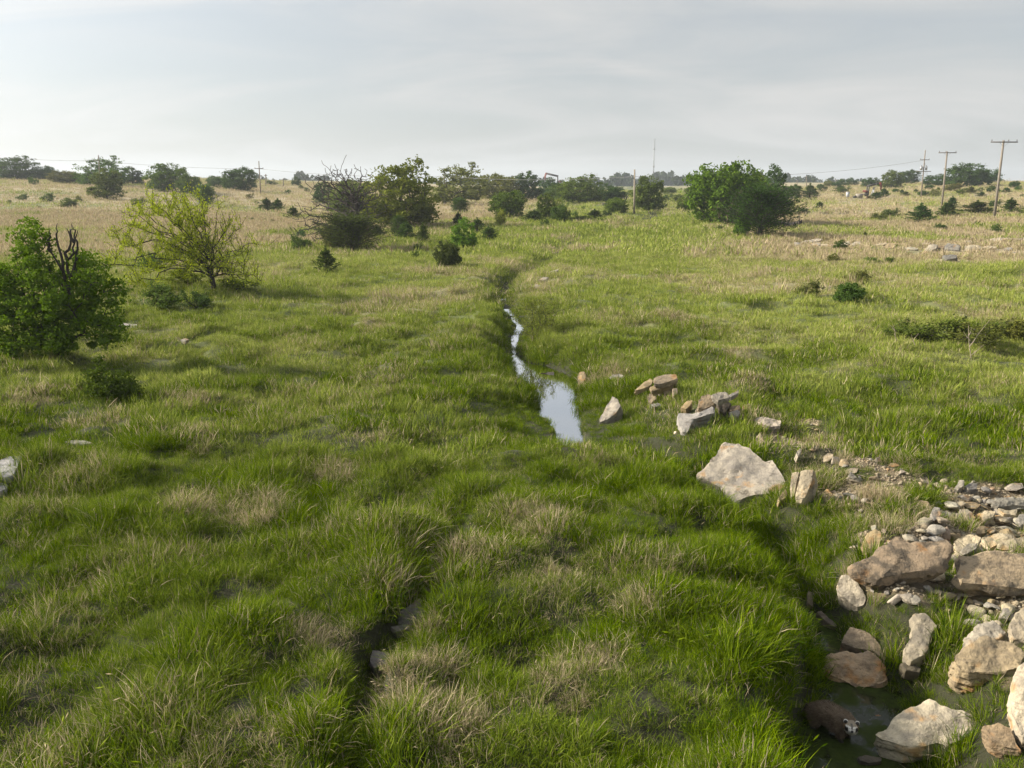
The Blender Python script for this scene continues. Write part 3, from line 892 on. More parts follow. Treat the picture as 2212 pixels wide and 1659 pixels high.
# unit prototypes (height 1, width 1)
def unit_tree(seed, kind):
    r = np.random.default_rng(seed)
    if kind == "round":
        lobes = [(0, 0, .46, .44, .44, .46, 2.2)] + [(.3 * math.cos(a), .3 * math.sin(a), .24, .2, .2, .2, 1.1) for a in (0, 1.3, 2.5, 3.8, 5.0)] + [(r.uniform(-.27, .27), r.uniform(-.27, .27), r.uniform(.2, .85), .2, .2, .16, .9) for _ in range(7)]
        return make_tree(seed, lobes, 190, [(0, 0, 0), (.01, 0, .1), (.0, .01, .2), (.02, 0, .32)], 6000, .042, .045, .0035, seg=.06, alpha=.3, shell=.6, clumpy=1, fill=.9, nclump=95, crad=.075)
    if kind == "open":
        lobes = [(0, 0, .50, .47, .47, .44, 1)] + [(r.uniform(-.3, .3), r.uniform(-.3, .3), r.uniform(.6, .88), .12, .12, .12, 1.6) for _ in range(8)] + [(r.uniform(-.3, .3), r.uniform(-.3, .3), r.uniform(.2, .4), .2, .2, .16, 1.2) for _ in range(3)] + [(.26 * math.cos(a), .26 * math.sin(a), .26, .2, .2, .22, 1.3) for a in (.4, 1.7, 2.9, 4.2, 5.4)]
        return make_tree(seed, lobes, 170, [(0, 0, 0), (.02, 0, .09), (.0, .01, .2)], 4800, .038, .036, .0042, seg=.06, alpha=.25, shell=.45, clumpy=1, fill=.75, nclump=80, crad=.06)
    if kind == "bushy":
        lobes = [(0, 0, .38, .46, .46, .38, 1.3)] + [(r.uniform(-.28, .28), r.uniform(-.28, .28), r.uniform(.25, .8), .2, .2, .18, .9) for _ in range(7)] + [(.26 * math.cos(a), .26 * math.sin(a), .26, .2, .2, .22, 1.3) for a in (.4, 1.7, 2.9, 4.2, 5.4)]
        return make_tree(seed, lobes, 200, [(0, 0, 0), (.0, .0, .06), (.02, 0, .12)], 6000, .042, .05, .0035, seg=.07, alpha=.2, shell=.6, clumpy=1, fill=.9, nclump=95, crad=.075)
    if kind == "tall":
        lobes = [(0, 0, .55, .36, .36, .45, 1)] + [(r.uniform(-.25, .25), r.uniform(-.25, .25), r.uniform(.3, .9), .17, .17, .12, 1) for _ in range(8)] + [(.26 * math.cos(a), .26 * math.sin(a), .26, .2, .2, .22, 1.3) for a in (.4, 1.7, 2.9, 4.2, 5.4)]
        return make_tree(seed, lobes, 170, [(0, 0, 0), (.01, 0, .1), (.0, .01, .22), (0, 0, .45)], 5600, .042, .04, .0035, seg=.06, shell=.55, clumpy=1, fill=.9, nclump=85, crad=.065)
    if kind == "low":
        lobes = [(r.uniform(-.3, .3), r.uniform(-.3, .3), r.uniform(.2, .5), .24, .24, .32, 1) for _ in range(7)]
        return make_tree(seed, lobes, 110, [(0, 0, 0), (0, 0, .08)], 3000, .052, .065, .006, seg=.1, alpha=.15, shell=.7, sides=4, clumpy=1)
    if kind == "bare":
        lobes = [(0, 0, .5, .5, .5, .5, 1)]
        nodes = make_tree(seed, lobes, 420, [(0, 0, 0), (.0, .0, .05)], 300, .02, .03, .003, seg=.08, alpha=.2, shell=.5, sides=4)
        return nodes
PROTO = {}
def boughs(base, ends, k=7, rise=.18, r=None):
    """explicit main limbs: list of (start, end) -> nodes, parents appended to a trunk"""
    nodes = [np.array(b, float) for b in base]; par = [-1] + list(range(len(base) - 1))
    for st, en, rs in ends:
        a = nodes[st]; en = np.array(en, float); L = np.linalg.norm(en - a); prev = st
        for q in range(1, k + 1):
            t = q / k
            p = a + (en - a) * t + np.array([0, 0, 1.0]) * L * rs * math.sin(math.pi * t ** .85) + r.normal(0, .025, 3) * L * (t < 1)
            nodes.append(p); par.append(prev); prev = len(nodes) - 1
    return nodes, par
def normed(tr, cedar=False):
    """scale a prototype to height 1 and width 1"""
    me = tr[1]; v = np.empty(len(me.vertices) * 3, np.float32); me.vertices.foreach_get("co", v); v = v.reshape(-1, 3)
    zt = np.percentile(v[:, 2], 98.5); w = np.percentile(np.abs(v[:, :2]), 95 if cedar else 95)
    for m in tr:
        q = np.empty(len(m.vertices) * 3, np.float32); m.vertices.foreach_get("co", q); q = q.reshape(-1, 3)
        q[:, 2] /= zt; q[:, :2] *= .5 / w
        m.vertices.foreach_set("co", q.ravel()); m.update()
    return tr
for i in range(3): PROTO["round%d" % i] = unit_tree(400 + i, "round")
for i in range(2): PROTO["open%d" % i] = unit_tree(420 + i, "open")
for i in range(3): PROTO["bushy%d" % i] = unit_tree(440 + i, "bushy")
for i in range(2): PROTO["tall%d" % i] = unit_tree(460 + i, "tall")
for i in range(3): PROTO["low%d" % i] = unit_tree(480 + i, "low")
PROTO["bare0"] = unit_tree(495, "bare")
for i in range(3): PROTO["cedar%d" % i] = make_cedar(500 + i, 1, .62, n=[120, 150, 110][i], point=[.9, .75, .8][i], leaf=.048, shaggy=.2)
for i in range(2): PROTO["cedarbig%d" % i] = make_cedar(510 + i, 1, 1.0, n=420, point=[.38, .5][i], leaf=.036, shaggy=.3)

for k_ in list(PROTO): PROTO[k_] = normed(PROTO[k_], "cedar" in k_)
G_DARK, G_MID, G_BRIGHT, G_YEL = (.058, .105, .028, 1), (.095, .155, .030, 1), (.125, .21, .030, 1), (.19, .235, .05, 1)
G_CED, G_CEDL, G_OLIVE, G_BLUE = (.066, .112, .030, 1), (.088, .145, .034, 1), (.145, .165, .052, 1), (.070, .118, .046, 1)

def place(kind, x, yb, yt, w, colr, label, name="tree", cat="tree", group=None, back=0.0, wood=(.05, .042, .034, 1), sink=.03):
    """x, base y, top y, width in the 2212 view; back shifts it away from the camera (m)"""
    p = h2(x, yb)
    if back:
        k = (p[1] + back) / p[1]; p = np.array([p[0] * k, p[1] * k, gz(p[0] * k, p[1] * k)])
    D = depth_of(p)
    hgt = (yb - yt) * K / F_PX * D + .12; wid = w * K / F_PX * D
    c = [min(1, v * random.uniform(.88, 1.12)) for v in colr[:3]] + [1]
    crown = "foliage" if name in ("shrub", "red_cedar", "bush") else "crown"
    trunk = "stem" if name in ("shrub", "bush") else "trunk"
    return plant(name, label, cat, (p[0], p[1], p[2] - sink), PROTO[kind], c, wood, group, (wid, wid, hgt), random.uniform(0, 6.28), trunk, crown)

def build_trees():
    T = place
    GR = "trees along the left skyline"
    T("round0", 35, 391, 344, 84, G_DARK, "large dark green tree at the left end of the skyline", group=GR)
    T("bushy0", 100, 391, 362, 42, G_BLUE, "squat dense bush-like tree right of the large dark skyline tree", group=GR)
    T("low0", 72, 400, 385, 18, G_MID, "small rounded shrub in front of the leftmost skyline tree", "shrub", "shrub")
    T("bushy1", 143, 396, 372, 58, G_OLIVE, "pale feathery wide shrub on the left skyline", "shrub", "shrub")
    T("bushy2", 184, 398, 377, 27, G_DARK, "dark compact cedar beside the pale feathery shrub", "red_cedar", "cedar")
    T("open0", 221, 402, 346, 92, G_MID, "broad open-topped tree in front of the leftmost utility pole", group=GR)
    T("bushy0", 259, 400, 372, 22, G_DARK, "narrow dark shrub at the foot of the open-topped tree", "shrub", "shrub")
    T("tall0", 232, 431, 372, 58, G_MID, "dense cone-shaped green tree in front of the open-topped tree", group=GR)
    T("tall1", 286, 398, 365, 38, G_DARK, "small dark tree standing alone right of the open-topped tree", group=GR)
    T("cedar1", 302, 399, 384, 14, G_CED, "tiny dark cedar beside the small lone skyline tree", "red_cedar", "cedar")
    T("round1", 365, 414, 360, 78, G_MID, "round full-crowned tree left of two utility poles on the skyline", group=GR)
    T("bushy2", 409, 419, 378, 44, G_MID, "smaller green tree tucked against the round full-crowned one", group=GR)
    T("cedarbig1", 446, 447, 402, 38, G_CEDL, "dark upright cedar behind the yellow-green tree", "red_cedar", "cedar")
    T("bushy0", 470, 406, 383, 36, G_BLUE, "low twin-topped dark tree left of the wide skyline tree", group=GR)
    T("round2", 520, 412, 367, 66, G_DARK, "wide dark domed tree just left of the crossarm pole", group=GR)
    T("low1", 103, 436, 419, 22, G_CEDL, "small dark shrub alone in the left tan field", "shrub", "shrub")
    T("tall1", 640, 401, 384, 17, G_BLUE, "little lone tree on the far skyline", group=GR)
    T("low2", 590, 400, 391, 22, G_BLUE, "low far shrub on the skyline right of the crossarm pole", "shrub", "shrub")
    T("tall0", 700, 442, 398, 38, G_BLUE, "grey-green tapered tree left of the dead tree's top", group=GR)
    T("bushy1", 762, 478, 398, 88, G_OLIVE, "olive leafy tree behind the bare branches of the dead tree")
    T("cedarbig0", 760, 541, 468, 104, G_CED, "broad dark cedar at the foot of the dead tree", "red_cedar", "cedar")
    T("bushy0", 722, 538, 495, 40, G_OLIVE, "pale leafy shrub against the left side of the broad dark cedar", "shrub", "shrub")
    T("round0", 866, 492, 365, 132, (.12, .18, .026, 1), "big spreading bright green tree right of the dead tree")
    T("bushy2", 908, 486, 440, 40, G_DARK, "dark shrub under the right side of the big spreading tree", "shrub", "shrub")
    T("cedarbig1", 862, 512, 470, 36, G_CED, "dark cedar right below the big spreading tree", "red_cedar", "cedar")
    T("cedar1", 878, 519, 486, 38, G_CED, "spiky dark cedar in front of the big spreading tree", "red_cedar", "cedar")
    T("cedar0", 914, 527, 489, 26, G_CEDL, "upright cedar right of the spiky cedar below the spreading tree", "red_cedar", "cedar")
    T("cedar2", 815, 517, 492, 30, G_CED, "small cedar between the dead tree and the spreading tree", "red_cedar", "cedar")
    T("low0", 903, 543, 528, 18, G_CEDL, "tiny dark shrub below the upright cedar", "shrub", "shrub")
    T("low2", 895, 562, 546, 16, G_CEDL, "tiny sparse sapling below the tiny dark shrub", "shrub", "shrub")
    T("open0", 985, 442, 364, 112, G_OLIVE, "olive tree with thin open top behind the thin white-footed pole")
    T("cedarbig0", 993, 462, 430, 36, G_CED, "dark cedar below the thin-topped olive tree", "red_cedar", "cedar")
    T("round2", 1075, 432, 381, 84, G_OLIVE, "round olive tree at mid distance left of a narrow dark tree")
    T("tall0", 1141, 434, 377, 48, G_DARK, "narrow dark upright tree in the middle of the skyline")
    T("tall1", 1186, 430, 390, 46, G_DARK, "dark ragged tree right of the narrow upright tree")
    T("round0", 1252, 440, 386, 84, G_MID, "large full green tree before the twin-pole tower")
    T("bushy1", 1212, 436, 402, 50, G_MID, "leafy shrub joined to the left of the large full tree", "shrub", "shrub")
    T("bushy2", 1315, 436, 402, 56, G_DARK, "dark low tree left of the plain wooden pole")
    T("bushy0", 1095, 472, 419, 64, G_MID, "dense rounded green shrub in the tan field centre", "shrub", "shrub")
    T("low1", 1080, 490, 458, 26, G_YEL, "light green sapling in front of the dense rounded shrub", "shrub", "shrub")
    T("tall0", 1180, 475, 424, 40, G_MID, "upright bright sapling right of the dense rounded shrub")
    T("bushy2", 1210, 479, 444, 36, G_MID, "rounded shrub beside the upright bright sapling", "shrub", "shrub")
    T("low0", 1203, 452, 430, 18, G_YEL, "small pale sapling behind the rounded shrub", "shrub", "shrub")
    T("cedar1", 1153, 479, 458, 42, G_CED, "low spreading cedar left of the upright bright sapling", "red_cedar", "cedar")
    T("low2", 1177, 492, 476, 20, G_CED, "small dark ball-shaped shrub below the upright sapling", "shrub", "shrub")
    T("tall1", 1002, 541, 480, 46, G_BRIGHT, "bright green ragged sapling tree beside small cedars")
    T("cedar0", 990, 488, 463, 26, G_CED, "small pointed cedar above the bright ragged sapling", "red_cedar", "cedar")
    T("cedar2", 1031, 504, 476, 32, G_CED, "dark cedar touching the right of the bright ragged sapling", "red_cedar", "cedar")
    T("cedar1", 1056, 521, 494, 34, G_CEDL, "bushy cedar farthest right beside the bright ragged sapling", "red_cedar", "cedar")
    T("bushy1", 968, 579, 530, 48, (.075, .085, .03, 1), "twiggy domed shrub in the grass below the ragged sapling", "shrub", "shrub")
    T("cedar1", 1284, 476, 456, 34, G_CED, "cedar with two spires left of the plain wooden pole", "red_cedar", "cedar")
    T("low1", 1270, 479, 468, 60, G_MID, "low green thicket at the foot of the two-spired cedar", "shrub", "shrub")
    T("bushy0", 1332, 462, 432, 44, G_MID, "round shrub with a dead bough left of the plain pole", "shrub", "shrub")
    T("round1", 1400, 458, 388, 62, G_MID, "lopsided green tree right of the plain wooden pole")
    T("low2", 1378, 450, 430, 26, G_YEL, "pale shrub between the plain pole and the lopsided tree", "shrub", "shrub")
    T("bushy2", 1478, 458, 430, 32, G_MID, "small green shrub left of the big right-hand thicket", "shrub", "shrub")
    # right-hand thicket
    T("bushy0", 1556, 488, 368, 130, (.11, .20, .022, 1), "big bright green tree forming the left of the right thicket", back=3)
    T("round0", 1600, 486, 382, 100, G_MID, "green tree in the middle of the right-hand thicket", back=5)
    T("bare0", 1586, 488, 415, 80, (.10, .07, .05, 1), "leafless brown shrub in the middle of the right thicket", "shrub", "shrub", wood=(.115, .085, .065, 1))
    T("cedarbig0", 1641, 513, 408, 112, (.048, .090, .022, 1), "massive dark cedar at the right front of the thicket", "red_cedar", "cedar")
    T("bushy1", 1602, 512, 470, 30, G_BRIGHT, "bright low shrub at the left foot of the massive cedar", "shrub", "shrub")
    T("tall0", 1668, 470, 376, 50, G_BLUE, "grey-green pointed tree behind the massive cedar", back=8)
    T("low0", 1553, 499, 489, 16, G_CED, "tiny dark shrub in front of the right-hand thicket", "shrub", "shrub")
    # right skyline and field
    T("round2", 1712, 432, 402, 34, G_DARK, "round dark shrub right of the thicket, left of a pointed one", "shrub", "shrub")
    T("cedar0", 1748, 432, 402, 30, G_CED, "dark leaning pointed shrub left of the pump jack", "red_cedar", "cedar")
    T("round0", 1830, 403, 387, 38, G_DARK, "low dark tree on the skyline above the white box")
    T("round1", 1874, 405, 386, 24, G_DARK, "small round tree on the skyline just above the pump jack")
    T("tall1", 1891, 402, 386, 16, G_DARK, "slim little tree beside the small round skyline tree")
    T("tall0", 1925, 408, 372, 42, G_MID, "full green tree on the right skyline beside the pump jack")
    T("round2", 1963, 399, 370, 42, G_DARK, "dark tree with leaning crown left of the transformer pole")
    T("round0", 2022, 402, 380, 48, G_DARK, "dark tree between transformer pole and middle crossarm pole")
    T("round1", 2085, 404, 358, 78, G_DARK, "largest spreading tree on the right skyline")
    T("bushy2", 2128, 397, 371, 56, G_DARK, "lower tree joined to the right of the largest skyline tree")
    T("cedar0", 1987, 483, 446, 40, G_CED, "largest spiky cedar in the right tan field", "red_cedar", "cedar")
    T("cedar1", 2046, 470, 440, 38, G_CED, "spiky cedar just right of the middle crossarm pole's foot", "red_cedar", "cedar")
    T("cedar2", 2056, 449, 428, 24, G_CED, "smaller cedar behind the one by the middle crossarm pole", "red_cedar", "cedar")
    T("cedar1", 2110, 463, 438, 52, G_CED, "wide low cedar left of the nearest crossarm pole", "red_cedar", "cedar")
    T("cedar2", 2182, 462, 433, 38, G_CED, "cedar right of the nearest crossarm pole", "red_cedar", "cedar")
    T("low0", 2150, 449, 434, 24, G_CED, "small dark shrub behind the nearest crossarm pole", "shrub", "shrub")
    T("cedar2", 1892, 432, 417, 28, G_CED, "dark round cedar at the right foot of the pump jack", "red_cedar", "cedar")
    T("cedar0", 1908, 426, 409, 18, G_CED, "pointed little cedar behind the pump jack's round cedar", "red_cedar", "cedar")
    T("bushy1", 1832, 658, 618, 52, G_CEDL, "dark bushy cedar alone in the right-hand green slope", "red_cedar", "cedar")
    T("low1", 1850, 613, 588, 46, G_OLIVE, "olive shrub just behind the lone cedar on the right slope", "shrub", "shrub")
    T("low2", 1889, 573, 560, 36, G_CEDL, "flat dark shrub on the right slope below the ledge", "shrub", "shrub")
    T("low0", 1922, 570, 558, 18, G_MID, "small green shrub right of the flat dark shrub", "shrub", "shrub")
    T("low1", 1745, 640, 612, 42, G_OLIVE, "sparse olive weed left of the lone cedar", "shrub", "shrub")
    # left slope cedars
    T("cedar1", 577, 457, 432, 28, G_CED, "left one of two small cedars in the left tan field", "red_cedar", "cedar")
    T("cedar0", 601, 457, 433, 26, G_CED, "right one of two small cedars in the left tan field", "red_cedar", "cedar")
    T("cedar2", 634, 474, 450, 26, G_CED, "small leaning cedar left of the dead tree", "red_cedar", "cedar")
    T("cedar0", 705, 592, 543, 40, G_CEDL, "lone pointed cedar in the green grass below the dead tree", "red_cedar", "cedar")
    T("low0", 647, 542, 512, 40, G_CEDL, "dark shrub left below the dead tree", "shrub", "shrub")
    T("low1", 650, 517, 500, 26, G_BLUE, "small grey-green shrub behind the dark shrub by the dead tree", "shrub", "shrub")
    T("low2", 322, 584, 552, 58, G_CEDL, "low dark shrub behind the yellow-green tree's drooping left branches", "shrub", "shrub")
    T("low1", 352, 668, 622, 70, G_CEDL, "low ragged bush left of the yellow-green tree's trunk", "shrub", "shrub")
    T("low0", 424, 668, 636, 56, G_CED, "dark low bush in front of the yellow-green tree", "shrub", "shrub")
    # dark scrub band on the right
    for k, (x, yb, yt, w, c) in enumerate([(1960, 736, 704, 84, (.11, .15, .035, 1)), (2025, 742, 696, 100, (.10, .135, .03, 1)), (2092, 744, 704, 100, (.12, .155, .04, 1)), (2160, 740, 700, 100, (.10, .14, .03, 1)), (2222, 738, 702, 90, (.12, .15, .035, 1))]):
        T("low%d" % (k % 3), x, yb, yt, w, c, ["leftmost bush of the dark scrub on the right", "second bush from the left in the dark right scrub", "third bush in the dark scrub, behind the bleached twigs", "fourth bush in the dark scrub near the right edge", "last bush of the dark scrub at the right edge"][k], "bush", "bush", "dark scrub on the right slope")
    # many small shrubs dotted over the tan rises
    SM = [(1772, 408), (1790, 405), (1806, 406), (1776, 416), (1698, 420), (1815, 416), (1818, 425), (1822, 418), (1700, 449), (1770, 452), (1935, 416), (1948, 420), (1956, 424), (1978, 417), (1994, 424), (2008, 410), (2018, 424), (2026, 413), (2040, 411), (2052, 414), (2064, 412),
          (2074, 420), (2086, 417), (2097, 419), (2116, 415), (2120, 425), (2140, 416), (2150, 413), (2158, 418), (2174, 416), (2180, 424), (2200, 412), (2208, 425), (2190, 407), (2130, 409),
          (1470, 412), (1490, 417), (1486, 424), (1494, 432), (1500, 424), (1530, 418), (1440, 412), (1446, 420), (1452, 428), (1438, 434), (1460, 437), (1468, 430), (1340, 411), (1332, 418), (1350, 424), (1346, 430), (1360, 416),
          (20, 440), (48, 432), (85, 452), (150, 448), (170, 436), (300, 446), (338, 425), (555, 440), (540, 430), (620, 420), (650, 408), (665, 415), (545, 478), (570, 480), (588, 482), (690, 505), (1000, 520), (1240, 470), (1260, 452), (1310, 470), (1900, 478), (1925, 470), (1700, 470), (1735, 462), (2030, 500), (2150, 505), (1868, 512), (1938, 540), (1815, 540), (1800, 566), (1855, 640)]
    for i, (x, y) in enumerate(SM):
        big = random.choice([5, 7, 9, 11, 14])
        if y > 440: big *= 1.25
        T(random.choice(["low0", "low1", "low2", "cedar1", "bushy0", "bushy2", "tall1"]), x, y, y - big, big * random.uniform(1.1, 2.0), random.choice([G_CED, G_CEDL, G_DARK, G_OLIVE]),
          "small dark shrub dotted over the tan grass rises", "shrub", "shrub", "small shrubs dotted over the tan rises")

    # --- the large bush at the left edge
    r = np.random.default_rng(77)
    p = h2(128, 772); D = depth_of(p); s = D * K / F_PX
    H, W = (772 - 470) * s, 290 * s
    lobes = [((x - 128) * s, d * s, (772 - y) * s, rx * s, ry * s, rz * s, w) for x, y, d, rx, ry, rz, w in
             [(92, 530, 0, 48, 45, 58, 1.3), (60, 585, 20, 55, 50, 40, 1), (10, 625, 0, 55, 60, 62, 1.1), (130, 640, 0, 80, 80, 80, 1.1), (222, 600, -10, 46, 50, 48, 1.2), (262, 628, 0, 26, 30, 24, 1.4), (225, 690, 0, 58, 60, 62, 1.1), (95, 710, -30, 105, 70, 58, 1.1), (170, 570, 30, 40, 40, 34, .9), (-30, 690, 0, 50, 60, 60, 1)]]
    tr = make_tree(71, lobes, 420, [(0, 0, 0), (.03, .0, .25), (-.05, .05, .6)], 15000, .092, .13, .009, seg=.22, alpha=.2, shell=.7, clumpy=1, along=.4, fill=.75, nclump=260, crad=.16)
    e = plant("large_bush", "large dense green bush at the left edge with bare dead tops", "bush", (p[0], p[1], p[2] - .05), tr, (.115, .195, .018, 1), (.035, .028, .022, 1), wood_name="stem", crown_name="foliage")
    # dead tops
    def px_local(x, y):   # picture point on the upright plane through the bush
        d = ray(x * K, y * K); t = p[1] / d[1]
        return np.array([d[0] * t - p[0], 0, ZC + d[2] * t - p[2]])
    for pl in ([(150, 640), (140, 590), (112, 540), (98, 505)], [(140, 600), (128, 545), (125, 500), (122, 480)], [(150, 620), (146, 560), (160, 520), (168, 497)], [(152, 600), (168, 540), (163, 510), (160, 478)], [(146, 560), (150, 520), (146, 488)], [(112, 540), (104, 515), (110, 492)], [(160, 520), (150, 500), (153, 482)]):
        q = [px_local(*a) for a in pl]
        nn = [q[0]]
        for a, b in zip(q[:-1], q[1:]):
            for t in (.34, .67, 1): nn.append(a + (b - a) * t + r.normal(0, .03, 3))
        V, Fq = tubes(np.array(nn), np.array([-1] + list(range(len(nn) - 1))), np.linspace(.045, .008, len(nn)), 5)
        link("bare_branch", mesh_from("bare_branch", V, Fq, M_WOOD, smooth=True), e, color=(.035, .028, .024, 1))

    # --- the yellow-green tree with long spreading boughs
    p = h2(462, 628); D = depth_of(p); s = D * K / F_PX
    r = np.random.default_rng(80)
    def L(x, y, dy=0.0): return np.array([(x - 462) * s, dy, (628 - y) * s])
    base = [(0, 0, 0), (-.02, 0, .3), (-.05, 0, .6), (-.06, 0, .9), (-.03, 0, 1.25)]
    ends = []
    for (x, y, st, rs) in [(245, 488, 3, .16), (258, 545, 2, .16), (290, 440, 3, .10), (330, 425, 4, .08), (380, 420, 4, .04), (425, 410, 4, .02), (468, 432, 4, .02), (505, 465, 4, .04), (535, 520, 3, .10), (540, 590, 2, .14), (300, 585, 2, .14), (350, 520, 3, .12), (270, 510, 3, .18), (400, 450, 4, .05), (520, 560, 2, .14), (335, 560, 2, .15)]:
        for dy in (-1, 1):
            q = L(x + r.uniform(-14, 14), y + r.uniform(6, 26)); q[1] = dy * r.uniform(.15, 1.0) * (2.2 - abs(q[0]) * .25)
            ends.append((st, q, rs))
    bn, bp_ = boughs(base, ends, 9, r=r)
    bn_ = np.array(bn)
    src = r.integers(len(base), len(bn), 420)
    tipsL = bn_[src] + np.stack([r.normal(0, .34, 420), r.normal(0, .34, 420), r.normal(.12, .26, 420)], 1)
    tipsL[:, 2] = np.maximum(tipsL[:, 2], .3)
    nodes, par, tips = grow(r, tipsL, bn, .25, .10, .10, tpar=bp_)
    # upright shoots off the boughs
    base = r.choice(np.arange(20, len(nodes)), 620)
    sh = nodes[base] + np.stack([r.normal(0, .18, 620), r.normal(0, .18, 620), r.uniform(.2, .62, 620)], 1)
    n0 = len(nodes); nodes = np.concatenate([nodes, sh]); par = np.concatenate([par, base])
    rad = radii(nodes, par, .0065, 2.55); rad[:5] *= np.array([1.5, 1.3, 1.2, 1.1, 1.0])
    V, Fq = tubes(nodes, par, rad, 5)
    wood = mesh_from("trunk", V, Fq, M_WOOD, smooth=True)
    ii = r.choice(np.where(rad < .016)[0], 34000); jj = par[ii]; t = r.uniform(0, 1, (len(ii), 1))
    cen = nodes[ii] * t + nodes[jj] * (1 - t) + r.normal(0, .05, (len(ii), 3))
    cen = cen[(r.uniform(0, 1, len(cen)) < .45 + .55 * (cen[:, 0] < -.2))]
    LV, LF = leaf_quads(r, cen, .072, .6, .5)
    crown = mesh_from("crown", LV, LF, M_LEAF, {"bcol": ("POINT", np.repeat(r.uniform(.2, 1, len(cen)), 4))})
    plant("spreading_tree", "yellow-green tree with long low boughs and sparse young leaves", "tree", (p[0], p[1], p[2] - .05), (wood, crown), (.30, .37, .022, 1), (.030, .024, .018, 1))
    place("low1", 408, 622, 585, 90, (.15, .19, .03, 1), "yellowish undergrowth left of the yellow-green tree's trunk", "shrub", "shrub")
    place("low0", 512, 628, 606, 70, (.13, .17, .03, 1), "grassy undergrowth right of the yellow-green tree's trunk", "shrub", "shrub")

    # --- the dead tree
    p = h2(775, 530); D = depth_of(p); s = D * K / F_PX
    r = np.random.default_rng(91)
    base = [(0, 0, 0), (0, 0, .9), (-.05, 0, 1.7), (-.1, 0, 2.5), (-.1, .05, 3.3)]
    ends = []
    def LD(x, y, d=0.0): return np.array([(x - 775) * s, d, (530 - y) * s])
    for (x, y, st, rs) in [(652, 497, 1, .10), (668, 488, 2, .06), (655, 475, 2, .10), (690, 515, 1, .05), (662, 455, 2, .14), (700, 432, 3, .12), (695, 385, 4, .05), (715, 378, 4, .03), (742, 372, 4, .02), (765, 395, 4, .0), (790, 390, 4, .03), (805, 405, 3, .05), (815, 430, 3, .10), (812, 460, 2, .08), (735, 400, 4, .04), (680, 505, 1, .08)]:
        q = LD(x, y, r.uniform(-1.5, 1.5)); ends.append((st, q, rs))
    bn, bp_ = boughs(base, ends, 8, r=r)
    bn_ = np.array(bn); src = r.integers(len(base) + 6, len(bn), 1150)
    tipsD = bn_[src] + np.stack([r.normal(-.08, .6, 1150), r.normal(0, .55, 1150), r.normal(.12, .42, 1150)], 1); tipsD[:, 2] = np.maximum(tipsD[:, 2], .4)
    nodes, par, tips = grow(r, tipsD, bn, .35, .10, .14, tpar=bp_)
    rad = radii(nodes, par, .019, 2.6); 
    V, Fq = tubes(nodes, par, rad, 5)
    e = plant("dead_tree", "leafless dead grey tree behind the broad dark cedar", "tree", (p[0], p[1], p[2]), (mesh_from("trunk", V, Fq, M_WOOD, smooth=True), None), None, (.050, .040, .038, 1))
    # dead bough in the round shrub near the plain pole
    p = h2(1338, 456); s = depth_of(p) * K / F_PX
    nn = np.array([(0, 0, .2), (.5, 0, .9), (1.0, 0, 1.6), (1.3, 0, 2.4), (1.25, 0, 3.2), (1.6, .1, 3.0), (2.0, .1, 3.6), (.9, 0, 2.6), (.7, 0, 3.3)]) * (s / .093)
    V, Fq = tubes(nn, np.array([-1, 0, 1, 2, 3, 2, 5, 2, 7]), np.array([.16, .14, .12, .09, .05, .06, .03, .06, .03]), 5)
    tag(link("dead_bough", mesh_from("dead_bough", V, Fq, M_WOOD, smooth=True), loc=p, color=(.045, .036, .03, 1)), "dark dead bough sticking out of the round shrub by the pole", "branch")

    # --- bush low on the left with a rotten log beside it
    p = h2(245, 862); D = depth_of(p); s = D * K / F_PX
    r = np.random.default_rng(95)
    lobes = [(0, 0, 28 * s, 48 * s, 45 * s, 34 * s, 1.2), (-35 * s, 0, 30 * s, 22 * s, 25 * s, 42 * s, 1), (-20 * s, .05, 70 * s, 8 * s, 10 * s, 28 * s, 1.3), (35 * s, 0, 22 * s, 28 * s, 30 * s, 26 * s, 1)]
    tr = make_tree(96, lobes, 170, [(0, 0, 0), (0, 0, .15)], 3600, .058, .075, .005, seg=.12, alpha=.2, shell=.7, clumpy=1, fill=.8, nclump=90, crad=.12)
    plant("bush", "low leafy bush in the near grass right of the large left bush", "bush", (p[0], p[1], p[2] - .03), tr, (.075, .115, .018, 1), wood_name="stem", crown_name="foliage")

    # --- willow bush over the stream
    p = h2(1158, 742); D = depth_of(p); s = D * K / F_PX
    r = np.random.default_rng(98)
    tipsW = np.stack([r.normal(0, 24, 260) * s, r.normal(0, 22, 260) * s, r.uniform(18, 96, 260) * s], 1)
    nodes, par, tips = grow(r, tipsW, [(0, 0, 0), (0, 0, .08)], .14, .1, .1)
    rad = radii(nodes, par, .004, 2.5)
    V, Fq = tubes(nodes, par, rad, 4)
    ii = r.choice(np.arange(10, len(nodes)), 5600); up_ = nodes[ii][:, 2] > 22 * s
    cen = (nodes[ii] + r.normal(0, .055, (len(ii), 3)))[up_]
    LV, LF = leaf_quads(r, cen, .055, .5, .4)
    plant("willow_bush", "fine-leaved pale green willow bush leaning over the stream", "bush", (p[0], p[1], p[2] - .03),
          (mesh_from("stem", V, Fq, M_WOOD, smooth=True), mesh_from("foliage", LV, LF, M_LEAF, {"bcol": ("POINT", np.repeat(r.uniform(.1, .95, len(cen)), 4))})), (.155, .185, .045, 1), (.05, .04, .03, 1), wood_name="stem", crown_name="foliage")

